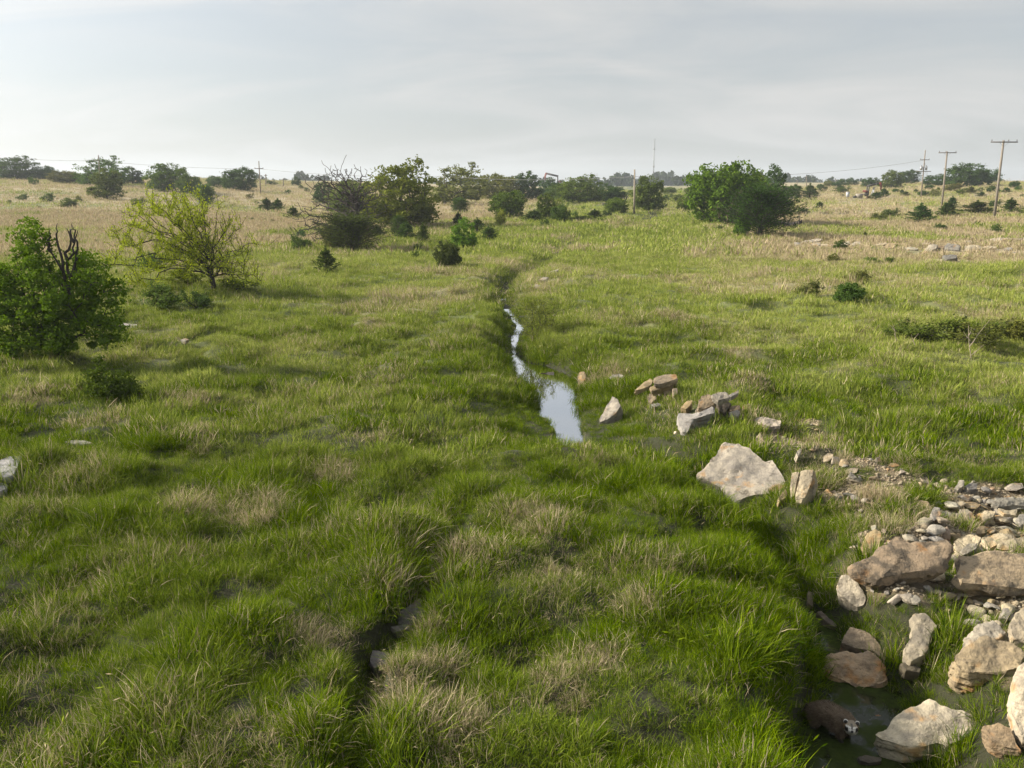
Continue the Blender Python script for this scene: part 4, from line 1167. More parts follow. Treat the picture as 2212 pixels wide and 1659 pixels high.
    # --- bleached twigs in front of the right scrub
    for k, (x, yb, pts_, lab) in enumerate([
        (2097, 778, [((2097, 778), (2094, 740), (2092, 705), (2091, 700)), ((2094, 750), (2110, 725), (2142, 688)), ((2094, 735), (2080, 716)), ((2097, 770), (2125, 745)), ((2092, 725), (2100, 708)), ((2097, 775), (2085, 758))], "bleached forked dead sapling before the dark right scrub"),
        (1935, 745, [((1940, 748), (1932, 725), (1930, 700)), ((1934, 730), (1945, 738)), ((1932, 715), (1922, 700))], "short bleached twig left of the forked dead sapling"),
        (1972, 760, [((1975, 745), (1968, 722)), ((1972, 738), (1985, 720))], "small pale twig between the bleached dead saplings")]):
        p = h2(x, yb)
        V_, F_, off = [], [], 0
        for pl in pts_:
            q = []
            for a in pl:
                d = ray(a[0] * K, a[1] * K); t = p[1] / d[1]; q.append(np.array([d[0] * t - p[0], random.uniform(-.06, .06), ZC + d[2] * t - p[2]]))
            nn = [q[0]]
            for a, b in zip(q[:-1], q[1:]):
                for t in (.5, 1): nn.append(a + (b - a) * t + np.array([random.uniform(-.02, .02), 0, 0]))
            V, Fq = tubes(np.array(nn), np.array([-1] + list(range(len(nn) - 1))), np.linspace(.013, .004, len(nn)), 4)
            V_.append(V); F_.append(Fq + off); off += len(V)
        tag(link("dead_sapling", mesh_from("dead_sapling", np.concatenate(V_), np.concatenate(F_), M_WOOD, smooth=True), loc=p, color=(.30, .25, .19, 1)), lab, "sapling")

    # --- far woodland, one blue-green mass on the horizon
    r = np.random.default_rng(120)
    C_, H_ = [], []
    for k in range(950):
        y = r.uniform(620, 1500); px = r.uniform(-60, 1090)
        x = (px - 512) / F_PX * y
        dn = vn(px / 60.0, 3.3, 5)
        if 610 < px < 760: dn += .45
        if 250 < px < 600: dn -= .12
        if px < 250 or px > 930: dn -= .35
        if r.uniform() > dn: continue
        hh = r.uniform(4, 9.5) * (.6 + .7 * dn)
        n = 46
        q = r.normal(0, 1, (n, 3)); q /= np.linalg.norm(q, axis=1, keepdims=True)
        q *= (r.uniform(.3, 1, n) ** .5)[:, None] * np.array([hh * .62, hh * .62, hh * .5]); q += np.array([x, y, gz(x, y) + hh * .48])
        C_.append(q); H_.append(np.full(n, hh))
    c = np.concatenate(C_); hs = np.concatenate(H_)
    LV, LF = leaf_quads(r, c, .42 * hs, .0, .8)
    o = link("distant_woodland", mesh_from("distant_woodland", LV, LF, M_LEAF, {"bcol": ("POINT", np.repeat(r.uniform(0, 1, len(c)), 4))}), color=(.035, .055, .026, 1))
    tag(o, "bluish line of far woodland along the horizon", "woodland", kind="stuff")

# ------------------------------------------------------------------ rocks
PALE, CREAM, TAN, BROWN, GREY, DARK = (.52, .47, .385), (.55, .475, .34), (.45, .355, .21), (.27, .205, .135), (.41, .385, .345), (.13, .11, .085)

def rough_rock(bm, size, seed, cuts=3, amp=.05, strata=None, smooth=2):
    """break up a faceted stone: subdivide long edges, ease the corners, chip the faces"""
    for _ in range(cuts):
        L = max(size * .05, .02)
        es = [e for e in bm.edges if e.calc_length() > L]
        if not es: break
        bmesh.ops.subdivide_edges(bm, edges=es, cuts=1, use_grid_fill=True)
        bmesh.ops.triangulate(bm, faces=[f for f in bm.faces if len(f.verts) > 3])
    for _ in range(smooth): bmesh.ops.smooth_vert(bm, verts=bm.verts, factor=.35, use_axis_x=True, use_axis_y=True, use_axis_z=True)
    bm.normal_update()
    off = Vector((seed * 3.17, seed * 1.31, seed * .77))
    for v in bm.verts:
        q = v.co / size
        f = mnoise.fractal(q * 2.6 + off, .75, 2.2, 5) * amp * 1.1 + (mnoise.voronoi(q * 3.4 + off)[0][0] - .3) * amp * .9
        g = mnoise.noise(q * 17 + off) * amp * .35
        if strata is not None:      # bedding steps on the broken sides
            h = v.co.dot(strata) / size * 9 + mnoise.noise(q * 2 + off) * .8
            side = 1 - abs(v.normal.dot(strata))
            f += ((h - math.floor(h)) - .5) * amp * .9 * side
        v.co += v.normal * (f + g) * size
    bm.normal_update()

def finish_rock(bm, name):
    bmesh.ops.recalc_face_normals(bm, faces=bm.faces)
    me = bpy.data.meshes.new(name); bm.to_mesh(me); bm.free()
    me.polygons.foreach_set("use_smooth", np.ones(len(me.polygons), bool))
    try:
        me.set_sharp_from_angle(angle=math.radians(32))
    except Exception: pass
    me.materials.append(M_ROCK)
    return me

def slab(label, poly, crop, n, thick, colr, lich=.4, amp=.045, anchor=None, lift=0.0, name="boulder", cat="rock", taper=.9, group=None, cuts=5):
    """a stone whose upper face has the outline poly (points in a crop of the photograph) and lies in the plane with normal n
    through the ground at the anchor; it goes thick metres down into the ground behind that face"""
    ox, oy, s = crop
    P = [((ox + a / s) * K3, (oy + b / s) * K3) for a, b in poly]
    if anchor is None:
        c = (sum(a for a, _ in P) / len(P), max(b for _, b in P))
    else: c = ((ox + anchor[0] / s) * K3, (oy + anchor[1] / s) * K3)
    P0 = hit(*c); P0[2] += (.13 if group and "pile" in group else 0) + lift + (.22 if P0[1] < 30 else .95 if P0[1] > 45 and P0[0] > 12 else .4 if P0[1] > 45 else .15)
    n = np.array(n, float); n /= np.linalg.norm(n)
    o = np.array([0, 0, ZC])
    for k in range(14):          # stand the face up until it clears the ground behind it
        nn = n + np.array([0, -.12 * k, -.02 * k]); nn /= np.linalg.norm(nn)
        top = np.array([o + ray(a, b) * (((P0 - o) @ nn) / (ray(a, b) @ nn)) for a, b in P])
        clr = top[:, 2] - terrain(top[:, 0], top[:, 1])
        if np.sort(clr)[max(1, len(clr) // 3)] > .03: break
    n = nn
    cen = top.mean(0)
    size = float(np.linalg.norm(top.max(0) - top.min(0)))
    rr_ = random.Random(int(abs(poly[0][0] * 7 + poly[0][1] * 3)) + len(poly))
    down = -n * .75 + np.array([0, 0, -.45]); down /= np.linalg.norm(down)
    bm = bmesh.new()
    tv = [bm.verts.new(Vector(q - cen)) for q in top]
    mv = [bm.verts.new(Vector((q - cen) * rr_.uniform(1.0, 1.07) + down * thick * rr_.uniform(.30, .55))) for q in top]
    bv = [bm.verts.new(Vector((q - cen) * taper * rr_.uniform(.85, 1.05) + down * thick * rr_.uniform(.9, 1.15))) for q in top]
    # a slightly crowned upper face
    mid = bm.verts.new(Vector(n * size * .015))
    k = len(tv)
    for i in range(k):
        j = (i + 1) % k
        bm.faces.new((tv[i], tv[j], mid))
        bm.faces.new((tv[j], tv[i], mv[i], mv[j])); bm.faces.new((mv[j], mv[i], bv[i], bv[j]))
    bm.faces.new(bv)
    bmesh.ops.triangulate(bm, faces=bm.faces)
    rough_rock(bm, size, rr_.uniform(0, 50), cuts, amp, strata=Vector(n), smooth=1)
    me = finish_rock(bm, name)
    o = link(name, me, loc=cen, color=(*colr, lich))
    tag(o, label, cat, group)
    cc_ = top[:, :2].mean(0); tocam = -cc_ / (np.linalg.norm(cc_) + 1e-9)
    CARVE.append((cc_ + (top[:, :2] - cc_) * 1.06 + tocam * .10, P0, n))
    if P0[1] > 45 and P0[0] > 12:
        for q in top: ROCK_FOOT.append((q[0] + tocam[0] * .5, q[1] + tocam[1] * .5, .85))
    ROCK_FOOT.append(top[:, :2] + down[:2] * thick * .3)
    return o

def stone_mesh(seed, flat=.6, n=14):
    r = random.Random(seed)
    bm = bmesh.new()
    for _ in range(n):
        v = Vector((r.gauss(0, 1), r.gauss(0, 1), r.gauss(0, 1))).normalized()
        v = Vector((v.x * r.uniform(.8, 1.1), v.y * r.uniform(.55, .85), v.z * flat * r.uniform(.8, 1.1)))
        bm.verts.new(v * .5)
    h = bmesh.ops.convex_hull(bm, input=bm.verts)
    bmesh.ops.delete(bm, geom=list({g for g in h["geom_interior"] + h["geom_unused"] if isinstance(g, bmesh.types.BMVert)}), context="VERTS")
    bmesh.ops.bevel(bm, geom=bm.edges[:], offset=.035, segments=1, affect="EDGES", profile=.6)
    bmesh.ops.triangulate(bm, faces=bm.faces)
    bmesh.ops.recalc_face_normals(bm, faces=bm.faces)
    me = bpy.data.meshes.new("stone"); bm.to_mesh(me); bm.free()
    me.materials.append(M_ROCK)
    return me
STONES = [stone_mesh(600 + i, [.75, .5, .35, .6, .28, .8, .4][i], 11 + i) for i in range(7)]

def stone(px, py, wpx, label, colr=PALE, lich=.3, kind=None, group=None, name="stone", sink=.25, rot=None, lift=0.0, hs=1.0):
    """px, py, width in the 1024 frame"""
    p = hit(px, py); s = wpx / F_PX * depth_of(p)
    me = STONES[random.randrange(7) if kind is None else kind]
    kf = random.uniform(.82, 1.15)
    o = link(name, me, color=(*[min(1, c * kf * random.uniform(.97, 1.03)) for c in colr], lich))
    o.scale = (s, s * random.uniform(.8, 1.1), s * hs)
    o.rotation_euler = rot if rot else (random.uniform(-.35, .35), random.uniform(-.35, .35), random.uniform(0, 6.28))
    flat = [.75, .5, .35, .6, .28, .8, .4][STONES.index(me)]
    o.location = (p[0], p[1], p[2] + s * flat * hs * (.5 - sink) + lift)
    tag(o, label, "stone", group)
    if s > .16: ROCK_FOOT.append((p[0], p[1], s * .34))
    return o

C1 = (1900, 1100, 3.687); C2 = (2472, 1350, 3.687); C3 = (2250, 1750, 2.691); C4 = (1400, 850, 3.318); C5 = (0, 600, 2.16); C6 = (2330, 640, 5.978); C7 = (2600, 680, 4.686)
C8 = (900, 1600, 2.357); C9 = (0, 1200, 2.765); C10 = (1024, 600, 2.16)

def build_rocks():
    slab("largest pale boulder with an ochre stain beside the dark grass", [(1000, 785), (1100, 800), (1250, 870), (1420, 975), (1545, 1020), (1620, 1130), (1712, 1290), (1690, 1330), (1500, 1405), (1300, 1425), (1110, 1500), (1020, 1385), (880, 1290), (720, 1230), (697, 1170), (830, 1050), (910, 950), (950, 840)], C1,
         (-.30, -.50, .80), .55, (.50, .455, .385), .55, .035, anchor=(1100, 1480), lift=.22)
    slab("cracked-off pale sliver standing right of the largest boulder", [(1745, 1175), (1838, 1155), (1805, 1300), (1782, 1435), (1725, 1440), (1738, 1300)], C1, (-.45, -.62, .55), .16, CREAM, .2, .03, anchor=(1740, 1440), lift=.0)
    slab("pale upright block with a brown right flank by the cracked sliver", [(1856, 1150), (2000, 1135), (1965, 1300), (1900, 1440), (1850, 1520), (1800, 1500), (1812, 1330)], C1, (-.5, -.6, .5), .40, CREAM, .25, .035, anchor=(1850, 1510), lift=.02)
    slab("pale sloping rock at the right rim of the pool", [(1450, 1125), (1500, 1150), (1535, 1215), (1480, 1300), (1410, 1350), (1320, 1385), (1315, 1350), (1370, 1260), (1400, 1190)], C4, (-.45, -.55, .65), .30, (.46, .42, .36), .2, .03, anchor=(1330, 1370), lift=.12)
    slab("flat grey slab under the second stone pile", [(490, 515), (700, 500), (890, 440), (905, 510), (700, 560), (640, 640), (600, 730), (540, 720), (500, 650)], C1, (-.1, -.45, .85), .25, (.42, .40, .38), .3, .03)
    slab("dark wedge-shaped rock lying in the pool", [(735, 890), (800, 882), (872, 878), (868, 935), (790, 925)], C4, (-.1, -.45, .8), .2, (.10, .09, .075), .6, .03, lift=.12)
    # first pile
    g1, g2 = "stones of the first pile above the pool rock", "stones of the second pile above the largest boulder"
    slab("long slanting slab at the left of the first stone pile", [(10, 265), (60, 215), (180, 130), (215, 145), (200, 200), (110, 240)], C1, (-.2, -.45, .85), .12, TAN, .3, .03, anchor=(30, 262), name="flat_stone", group=g1, lift=.05)
    slab("top slab of the first stone pile", [(230, 125), (340, 85), (480, 80), (490, 130), (390, 165), (300, 190), (230, 190)], C1, (-.1, -.4, .9), .14, (.38, .31, .22), .35, .03, anchor=(360, 300), name="flat_stone", group=g1, lift=.30)
    slab("middle slab of the first stone pile with black lichen", [(180, 225), (300, 190), (400, 140), (480, 150), (480, 200), (380, 225), (270, 255), (200, 275)], C1, (-.1, -.5, .8), .15, TAN, .55, .03, anchor=(330, 310), name="flat_stone", group=g1, lift=.2)
    slab("small pale wedge under the middle slab of the first pile", [(255, 250), (310, 232), (330, 265), (290, 285)], C1, (-.1, -.5, .8), .12, PALE, .1, .03, name="flat_stone", group=g1, lift=.1)
    slab("tan block at the foot of the first stone pile", [(345, 240), (430, 225), (425, 320), (340, 335)], C1, (-.1, -.6, .7), .2, TAN, .15, .03, name="flat_stone", group=g1)
    slab("rounded tan block at the right foot of the first pile", [(435, 245), (485, 230), (490, 290), (440, 325)], C1, (0, -.6, .7), .2, (.40, .33, .24), .25, .03, name="flat_stone", group=g1)
    slab("half-buried tan slab below the first stone pile", [(175, 300), (245, 290), (260, 350), (200, 400), (165, 380)], C1, (-.1, -.5, .8), .15, (.42, .34, .24), .1, .03, name="flat_stone", group=g1)
    slab("flat grey stone in grass below the first pile", [(185, 415), (290, 400), (310, 430), (200, 450)], C1, (0, -.3, .95), .12, GREY, .2, .03, name="flat_stone", group=g1)
    # second pile
    slab("ochre slab at the left end of the second pile", [(520, 445), (590, 380), (650, 370), (640, 420), (580, 470)], C1, (-.3, -.5, .8), .18, (.45, .34, .18), .1, .03, name="flat_stone", group=g2, lift=.05)
    slab("brown lichened top boulder of the second pile", [(715, 400), (740, 320), (830, 300), (920, 360), (900, 420), (790, 460), (720, 455)], C1, (-.1, -.5, .8), .30, (.30, .235, .155), .5, .04, anchor=(800, 500), name="flat_stone", group=g2, lift=.22)
    slab("pale slab on top of the second pile", [(870, 320), (940, 280), (1040, 290), (1060, 340), (940, 370)], C1, (0, -.4, .9), .14, PALE, .3, .04, anchor=(950, 520), name="flat_stone", group=g2, lift=.42)
    slab("tilted grey slab at the top right of the second pile", [(1045, 320), (1165, 255), (1165, 290), (1080, 335)], C1, (0, -.5, .8), .10, GREY, .3, .03, anchor=(1080, 520), name="flat_stone", group=g2, lift=.40)
    slab("black-faced stone with ochre edge in the second pile", [(925, 410), (1010, 365), (1090, 410), (1040, 480), (1010, 535), (960, 490)], C1, (.1, -.7, .6), .2, (.20, .155, .09), .85, .03, name="flat_stone", group=g2, lift=.0)
    slab("grey block at the right foot of the second pile", [(1060, 500), (1150, 475), (1185, 500), (1160, 545), (1080, 560)], C1, (0, -.5, .85), .2, GREY, .2, .03, name="flat_stone", group=g2)
    slab("small brown block in the middle of the second pile", [(1055, 440), (1180, 425), (1190, 470), (1070, 490)], C1, (0, -.5, .85), .2, BROWN, .2, .03, name="flat_stone", group=g2, lift=.06)
    slab("tan block at the right end of the second pile", [(1215, 430), (1280, 400), (1315, 440), (1270, 480), (1225, 470)], C1, (0, -.5, .85), .2, TAN, .25, .03, name="flat_stone", group=g2)
    slab("low brown slab between the blocks of the second pile", [(690, 455), (800, 460), (890, 440), (905, 500), (780, 520), (690, 490)], C1, (0, -.5, .85), .2, (.36, .31, .24), .3, .03, name="flat_stone", group=g2)
    for k, (a, b, w) in enumerate([(1120, 380, 40), (1190, 385, 45), (1240, 365, 40), (1290, 355, 30), (1210, 330, 26), (990, 450, 40), (1010, 300, 45)]):
        stone((1900 + a / 3.687) * K3, (1100 + b / 3.687) * K3, w / 11.06, "small loose stone on the second stone pile", TAN, .35, group="loose stones of the second pile", lift=.03)
    stone((1900 + 470 / 3.687) * K3, (1100 + 745 / 3.687) * K3, 5.6, "small round white stone left of the flat grey slab", (.70, .62, .47), 0, 5)
    slab("pale broken rock above the rubble right of the piles", [(1355, 560), (1400, 555), (1500, 565), (1640, 590), (1620, 660), (1500, 665), (1400, 625)], C1, (-.1, -.4, .9), .22, (.50, .44, .37), .25, .05)
    slab("brown rubbly rock just above the largest boulder", [(1330, 850), (1400, 725), (1440, 800), (1490, 870), (1450, 930), (1360, 900)], C1, (-.2, -.6, .7), .3, (.38, .31, .23), .45, .06)
    slab("pale tilted stone right of the rubbly rock", [(1800, 950), (1850, 900), (1862, 930), (1820, 1000)], C1, (.2, -.5, .8), .15, PALE, .2, .03)
    slab("small wedge of ochre stone under the largest boulder", [(1605, 1450), (1680, 1350), (1712, 1390), (1690, 1450), (1620, 1485)], C1, (.1, -.6, .7), .15, TAN, .2, .03)
    # slope
    slab("tan oblong stone leaning on the big brown slab", [(480, 920), (560, 872), (632, 900), (640, 980), (600, 1080), (530, 1140), (410, 1178), (400, 1100), (440, 1010)], C2, (-.35, -.6, .65), .25, (.47, .37, .21), .15, .025)
    slab("big brown lichen-covered slab on the rubble slope", [(780, 940), (880, 945), (960, 1000), (1200, 985), (1400, 1010), (1440, 1060), (1380, 1180), (1330, 1260), (1150, 1330), (1050, 1340), (850, 1370), (650, 1400), (580, 1455), (500, 1400), (340, 1330), (330, 1290), (480, 1190), (690, 1030)], C2, (-.12, -.52, .80), .24, (.46, .35, .235), .66, .030, lift=.12, taper=.8)
    slab("second big brown slab running off the right edge", [(1480, 1140), (1600, 1160), (1800, 1110), (2250, 1130), (2420, 1200), (2400, 1540), (2200, 1535), (1900, 1500), (1520, 1470), (1450, 1390), (1500, 1300)], C2, (-.05, -.50, .82), .26, (.52, .41, .27), .58, .03, lift=.14, taper=.8)
    slab("pale lump above the gap between the brown slabs", [(1440, 1010), (1560, 912), (1680, 920), (1740, 965), (1700, 1060), (1530, 1150), (1480, 1100)], C2, (-.15, -.5, .82), .25, CREAM, .35, .04, lift=.12)
    slab("pale yellowish stone above the second brown slab", [(1740, 965), (1960, 902), (2120, 930), (2130, 1000), (1900, 1060), (1840, 1090), (1780, 1020)], C2, (-.1, -.45, .85), .25, CREAM, .3, .04, lift=.16)
    slab("oblong pale cobble lying on the second brown slab", [(1510, 1115), (1600, 1030), (1700, 1032), (1692, 1088), (1600, 1140), (1545, 1158)], C2, (-.1, -.55, .8), .16, PALE, .35, .03, lift=.26)
    slab("pale slab at the right edge above the second brown slab", [(1880, 1080), (1960, 1010), (2230, 955), (2330, 1000), (2330, 1130), (1960, 1105)], C2, (0, -.5, .83), .2, CREAM, .45, .035, lift=.2)
    slab("square tan block behind the pale lump", [(1680, 900), (1710, 835), (1790, 840), (1785, 920), (1700, 935)], C2, (-.1, -.6, .7), .2, TAN, .15, .03, lift=.04)
    slab("brown upright stone behind the big brown slab", [(1310, 960), (1330, 870), (1360, 840), (1400, 900), (1400, 990), (1340, 1000)], C2, (-.2, -.7, .6), .2, (.33, .26, .2), .35, .04)
    slab("grey upright stone in the weeds up the slope", [(1185, 690), (1230, 625), (1290, 640), (1290, 720), (1220, 780)], C2, (-.1, -.6, .75), .18, GREY, .4, .04)
    slab("grey domed stone in the weeds up the slope", [(1460, 700), (1500, 650), (1600, 650), (1680, 740), (1650, 790), (1550, 780), (1460, 760)], C2, (-.1, -.5, .85), .2, (.40, .35, .28), .35, .04)
    slab("pale yellow stone right of the grey domed stone", [(1680, 710), (1780, 660), (1905, 680), (1870, 740), (1780, 780), (1700, 760)], C2, (-.1, -.5, .85), .2, CREAM, .15, .04)
    slab("flat grey slab at the right edge up the slope", [(1860, 590), (1900, 525), (2060, 512), (2280, 530), (2280, 625), (2100, 610), (1920, 632)], C2, (0, -.5, .85), .22, (.36, .34, .29), .5, .035)
    slab("pale stone below the flat grey slab at the right edge", [(1930, 640), (2050, 660), (2140, 650), (2130, 720), (1990, 705)], C2, (0, -.45, .85), .15, CREAM, .2, .03)
    slab("grey-white stone at the right edge beside a tuft", [(2120, 770), (2160, 710), (2280, 700), (2280, 820), (2180, 820)], C2, (0, -.5, .85), .2, GREY, .45, .03)
    slab("upright grey stone near the top of the rubble", [(1440, 430), (1500, 330), (1550, 330), (1550, 390), (1480, 445)], C2, (-.3, -.6, .7), .15, (.42, .39, .33), .3, .03)
    slab("grey rounded stone near the top of the rubble", [(1560, 400), (1620, 360), (1700, 370), (1690, 430), (1600, 440)], C2, (0, -.5, .85), .16, GREY, .35, .03)
    slab("pale wedge stone left in the rubble below the big grass clump", [(265, 290), (300, 235), (365, 300), (330, 325)], C2, (.1, -.6, .8), .14, PALE, .15, .03)
    slab("tall pale oblong rock below the tan oblong stone", [(145, 1480), (200, 1385), (280, 1372), (335, 1405), (390, 1500), (440, 1570), (475, 1640), (440, 1720), (370, 1745), (290, 1690), (200, 1600), (155, 1540)], C2, (-.30, -.72, .60), .30, (.58, .52, .42), .18, .03, lift=.02)
    # by the puddle
    slab("rugged brown rock at the head of the puddle", [(600, 620), (700, 560), (810, 530), (900, 545), (1000, 545), (1050, 610), (1100, 680), (1132, 770), (1100, 800), (990, 830), (890, 868), (760, 790), (640, 740), (590, 690)], C3, (-.12, -.55, .80), .32, (.52, .39, .26), .50, .06, anchor=(880, 870), lift=.10, taper=.75)
    slab("dark brown slab behind the rugged rock", [(770, 400), (810, 352), (900, 370), (1000, 430), (1060, 500), (1110, 640), (1000, 545), (880, 530), (760, 490), (735, 480)], C3, (-.1, -.5, .82), .25, (.36, .285, .20), .35, .03, lift=.04)
    slab("long pale slab right of the rugged rock between tufts", [(1310, 255), (1420, 232), (1470, 290), (1510, 340), (1450, 450), (1440, 520), (1400, 580), (1300, 630), (1240, 580), (1250, 500), (1300, 420)], C3, (-.15, -.45, .85), .22, (.50, .44, .33), .3, .03)
    slab("broad white pitted slab beside the raccoon", [(1000, 1215), (1120, 1130), (1200, 1060), (1340, 1000), (1450, 932), (1540, 985), (1650, 1030), (1790, 1060), (1820, 1130), (1800, 1190), (1700, 1260), (1590, 1322), (1520, 1290), (1400, 1318), (1250, 1312), (1060, 1265)], C3, (-.12, -.42, .88), .42, (.72, .64, .49), .2, .03, anchor=(1300, 1310), lift=.40, taper=.85)
    slab("big lichened rock on the right with ochre patches", [(1630, 590), (1740, 510), (1900, 430), (2100, 470), (2230, 560), (2160, 680), (2000, 722), (1780, 722), (1690, 690), (1650, 640)], C3, (-.15, -.48, .84), .40, (.46, .37, .235), .5, .04, lift=.04)
    slab("pale rock behind the big lichened rock", [(1730, 445), (1840, 330), (1960, 300), (2080, 395), (2000, 450), (1850, 490), (1760, 500)], C3, (-.2, -.5, .82), .28, PALE, .2, .04, lift=.06)
    slab("pale rock at the right edge above the lichened rock", [(2100, 335), (2150, 240), (2230, 190), (2320, 230), (2320, 460), (2120, 455)], C3, (-.1, -.5, .83), .28, (.50, .43, .32), .3, .04, lift=.05)
    slab("small grey boulder between pebbles at the right edge", [(2010, 270), (2040, 200), (2090, 195), (2110, 240), (2080, 290)], C3, (-.1, -.55, .8), .15, (.46, .42, .36), .25, .03)
    slab("tall pale rock cut by the right edge near the bottom", [(2100, 870), (2160, 650), (2220, 625), (2330, 680), (2330, 1240), (2200, 1245), (2130, 1100), (2095, 960)], C3, (-.35, -.55, .72), .35, (.58, .51, .40), .2, .03, lift=.03)
    slab("rusty stone under grass at the lower right", [(1880, 1150), (2010, 1125), (2110, 1170), (2150, 1280), (2190, 1345), (2060, 1320), (1960, 1255)], C3, (-.1, -.45, .85), .2, (.40, .30, .19), .2, .03)
    slab("narrow dark stone in the shaded channel", [(540, 235), (570, 222), (640, 280), (700, 335), (690, 355), (620, 310)], C3, (.1, -.5, .8), .12, (.20, .16, .13), .3, .03, lift=.05)
    slab("mossy dark stone right of the rugged rock", [(1215, 640), (1300, 640), (1385, 680), (1370, 720), (1260, 700)], C3, (0, -.45, .85), .15, (.17, .145, .10), .4, .03)
    slab("dark flat stone half sunk in the puddle", [(870, 1400), (930, 1385), (1060, 1405), (1055, 1435), (960, 1450), (890, 1430)], C3, (0, -.3, .95), .12, DARK, .5, .02, lift=.07)
    slab("small pinkish stone at the puddle's far edge", [(1010, 1065), (1040, 1055), (1065, 1070), (1050, 1090), (1015, 1088)], C3, (0, -.5, .85), .1, (.30, .22, .15), .2, .02, lift=.05)
    slab("small slab in the channel below the sliver", [(-10 + 480, 60), (520, 80), (510, 190), (470, 160)], C3, (0, -.6, .8), .1, (.24, .19, .14), .4, .03)
    # channel stones beneath the cracked block
    for k, (x, y, w) in enumerate([(1655, 1175, 9), (1675, 1190, 10), (1690, 1200, 8), (1668, 1215, 9), (1685, 1225, 11), (1700, 1180, 8), (1710, 1195, 7), (1660, 1200, 8), (1720, 1220, 7)]):
        stone(x * K, y * K, w, "flat grey stone lying in the narrow channel below the cracked block", (.36, .33, .29), .35, [2, 4, 6][k % 3], "flat stones in the narrow channel", name="channel_stone")
    # far stream side rocks
    slab("flat pale slab beside the far bend of the stream", [(1290, 480), (1330, 465), (1410, 448), (1400, 462), (1310, 482)], C10, (0, -.3, .95), .25, PALE, .1, .03)
    slab("pale slab below the flat slab at the far bend", [(1270, 520), (1310, 500), (1345, 498), (1330, 515), (1290, 524)], C10, (0, -.3, .95), .25, PALE, .1, .03)
    slab("half-buried stone left of the far bend slabs", [(1240, 570), (1260, 545), (1290, 550), (1285, 570)], C10, (0, -.4, .9), .25, PALE, .2, .03)
    slab("pale rock on the grass right of the willow bush", [(1368, 745), (1385, 738), (1425, 750), (1420, 768), (1385, 775)], C10, (-.2, -.5, .85), .2, PALE, .1, .03)
    slab("pale lumpy rock above the pool's right bank", [(1410, 940), (1450, 905), (1520, 890), (1570, 920), (1530, 965), (1440, 975)], C4, (-.1, -.5, .85), .2, (.52, .48, .43), .25, .05)
    slab("tan eroded rock on the pool's right rim", [(1100, 930), (1130, 880), (1180, 880), (1190, 960), (1150, 1000), (1110, 980)], C4, (-.3, -.6, .7), .25, TAN, .3, .05)
    slab("dark eroded lump at the water on the right rim", [(1080, 1015), (1130, 1005), (1170, 1030), (1140, 1060), (1090, 1050)], C4, (-.2, -.6, .8), .2, DARK, .4, .05)
    slab("grey stone in the grass of the left bank", [(228, 915), (250, 900), (300, 915), (300, 940), (240, 945)], C4, (0, -.5, .85), .15, GREY, .2, .03)
    # left flat stones
    slab("flat grey slab cut by the left edge", [(-60, 520), (0, 490), (90, 462), (185, 455), (150, 540), (110, 620), (40, 640), (-60, 610)], C9, (0, -.04, 1), .15, (.42, .42, .44), .3, .012, name="flat_stone", lift=-.15)
    slab("small flat grey stone at the left edge below the slab", [(-40, 690), (20, 682), (62, 700), (55, 735), (0, 755), (-40, 745)], C9, (0, -.05, 1), .15, (.42, .42, .43), .3, .015, name="flat_stone", lift=-.15)
    slab("thin grey flat stone in grass right of the left-edge slab", [(535, 345), (600, 330), (700, 335), (770, 352), (700, 368), (600, 362)], C9, (0, -.1, .99), .12, (.40, .38, .35), .2, .012, name="flat_stone", lift=-.10)
    slab("flat grey outcrop behind the large left bush", [(745, 815), (790, 797), (880, 800), (975, 805), (900, 825), (800, 832)], C5, (0, -.1, .99), .15, (.42, .40, .37), .25, .012, name="flat_stone", lift=.04)
    slab("small outcrop stone right of the flat outcrop", [(1170, 905), (1200, 895), (1225, 903), (1200, 912)], C5, (0, -.1, .99), .1, (.42, .40, .36), .2, .012, name="flat_stone", lift=.02)
    # gully stones
    slab("dark grey slab in the mouth of the left gully", [(700, 560), (790, 490), (850, 460), (890, 520), (860, 600), (760, 650), (690, 640)], C8, (.05, -.45, .88), .2, (.20, .19, .18), .4, .03, name="flat_stone", lift=-.04)
    slab("thin pale slab below the dark slab in the gully", [(640, 660), (720, 645), (790, 640), (770, 675), (680, 690)], C8, (0, -.35, .93), .1, (.22, .21, .20), .2, .02, name="flat_stone", lift=-.03)
    slab("rounded grey-pink stone low in the left gully", [(490, 900), (510, 825), (580, 830), (640, 850), (600, 930), (520, 950)], C8, (0, -.45, .88), .2, (.22, .20, .20), .3, .03, name="flat_stone", lift=-.02)
    # rock ledges far right
    led = "stones of the far rock ledges"
    L6 = [([(310, 510), (410, 520), (415, 570), (340, 565)], "leftmost grey stone of the left ledge", GREY), ([(410, 590), (480, 550), (520, 560), (500, 600)], "pale stone at the front left of the left ledge", CREAM), ([(420, 525), (520, 480), (640, 475), (700, 500), (560, 535)], "upper pale slab of the left ledge", PALE),
          ([(620, 465), (740, 452), (830, 462), (760, 495), (640, 500)], "top slab at the back of the left ledge", PALE), ([(545, 555), (690, 525), (790, 530), (760, 575), (600, 570)], "long front slab of the left ledge", PALE), ([(780, 545), (900, 540), (960, 575), (820, 585)], "broken low stones in the middle of the left ledge", CREAM),
          ([(905, 560), (1000, 545), (1060, 575), (980, 590)], "dim low stone right of the left ledge's middle", TAN), ([(1110, 560), (1180, 510), (1300, 498), (1310, 540), (1240, 575), (1150, 580)], "rounded pale rock with dark hollow on the left ledge", (.46, .42, .33)), ([(1310, 550), (1400, 510), (1490, 490), (1520, 520), (1490, 570), (1360, 575)], "bright rounded rock at the right end of the left ledge", PALE)]
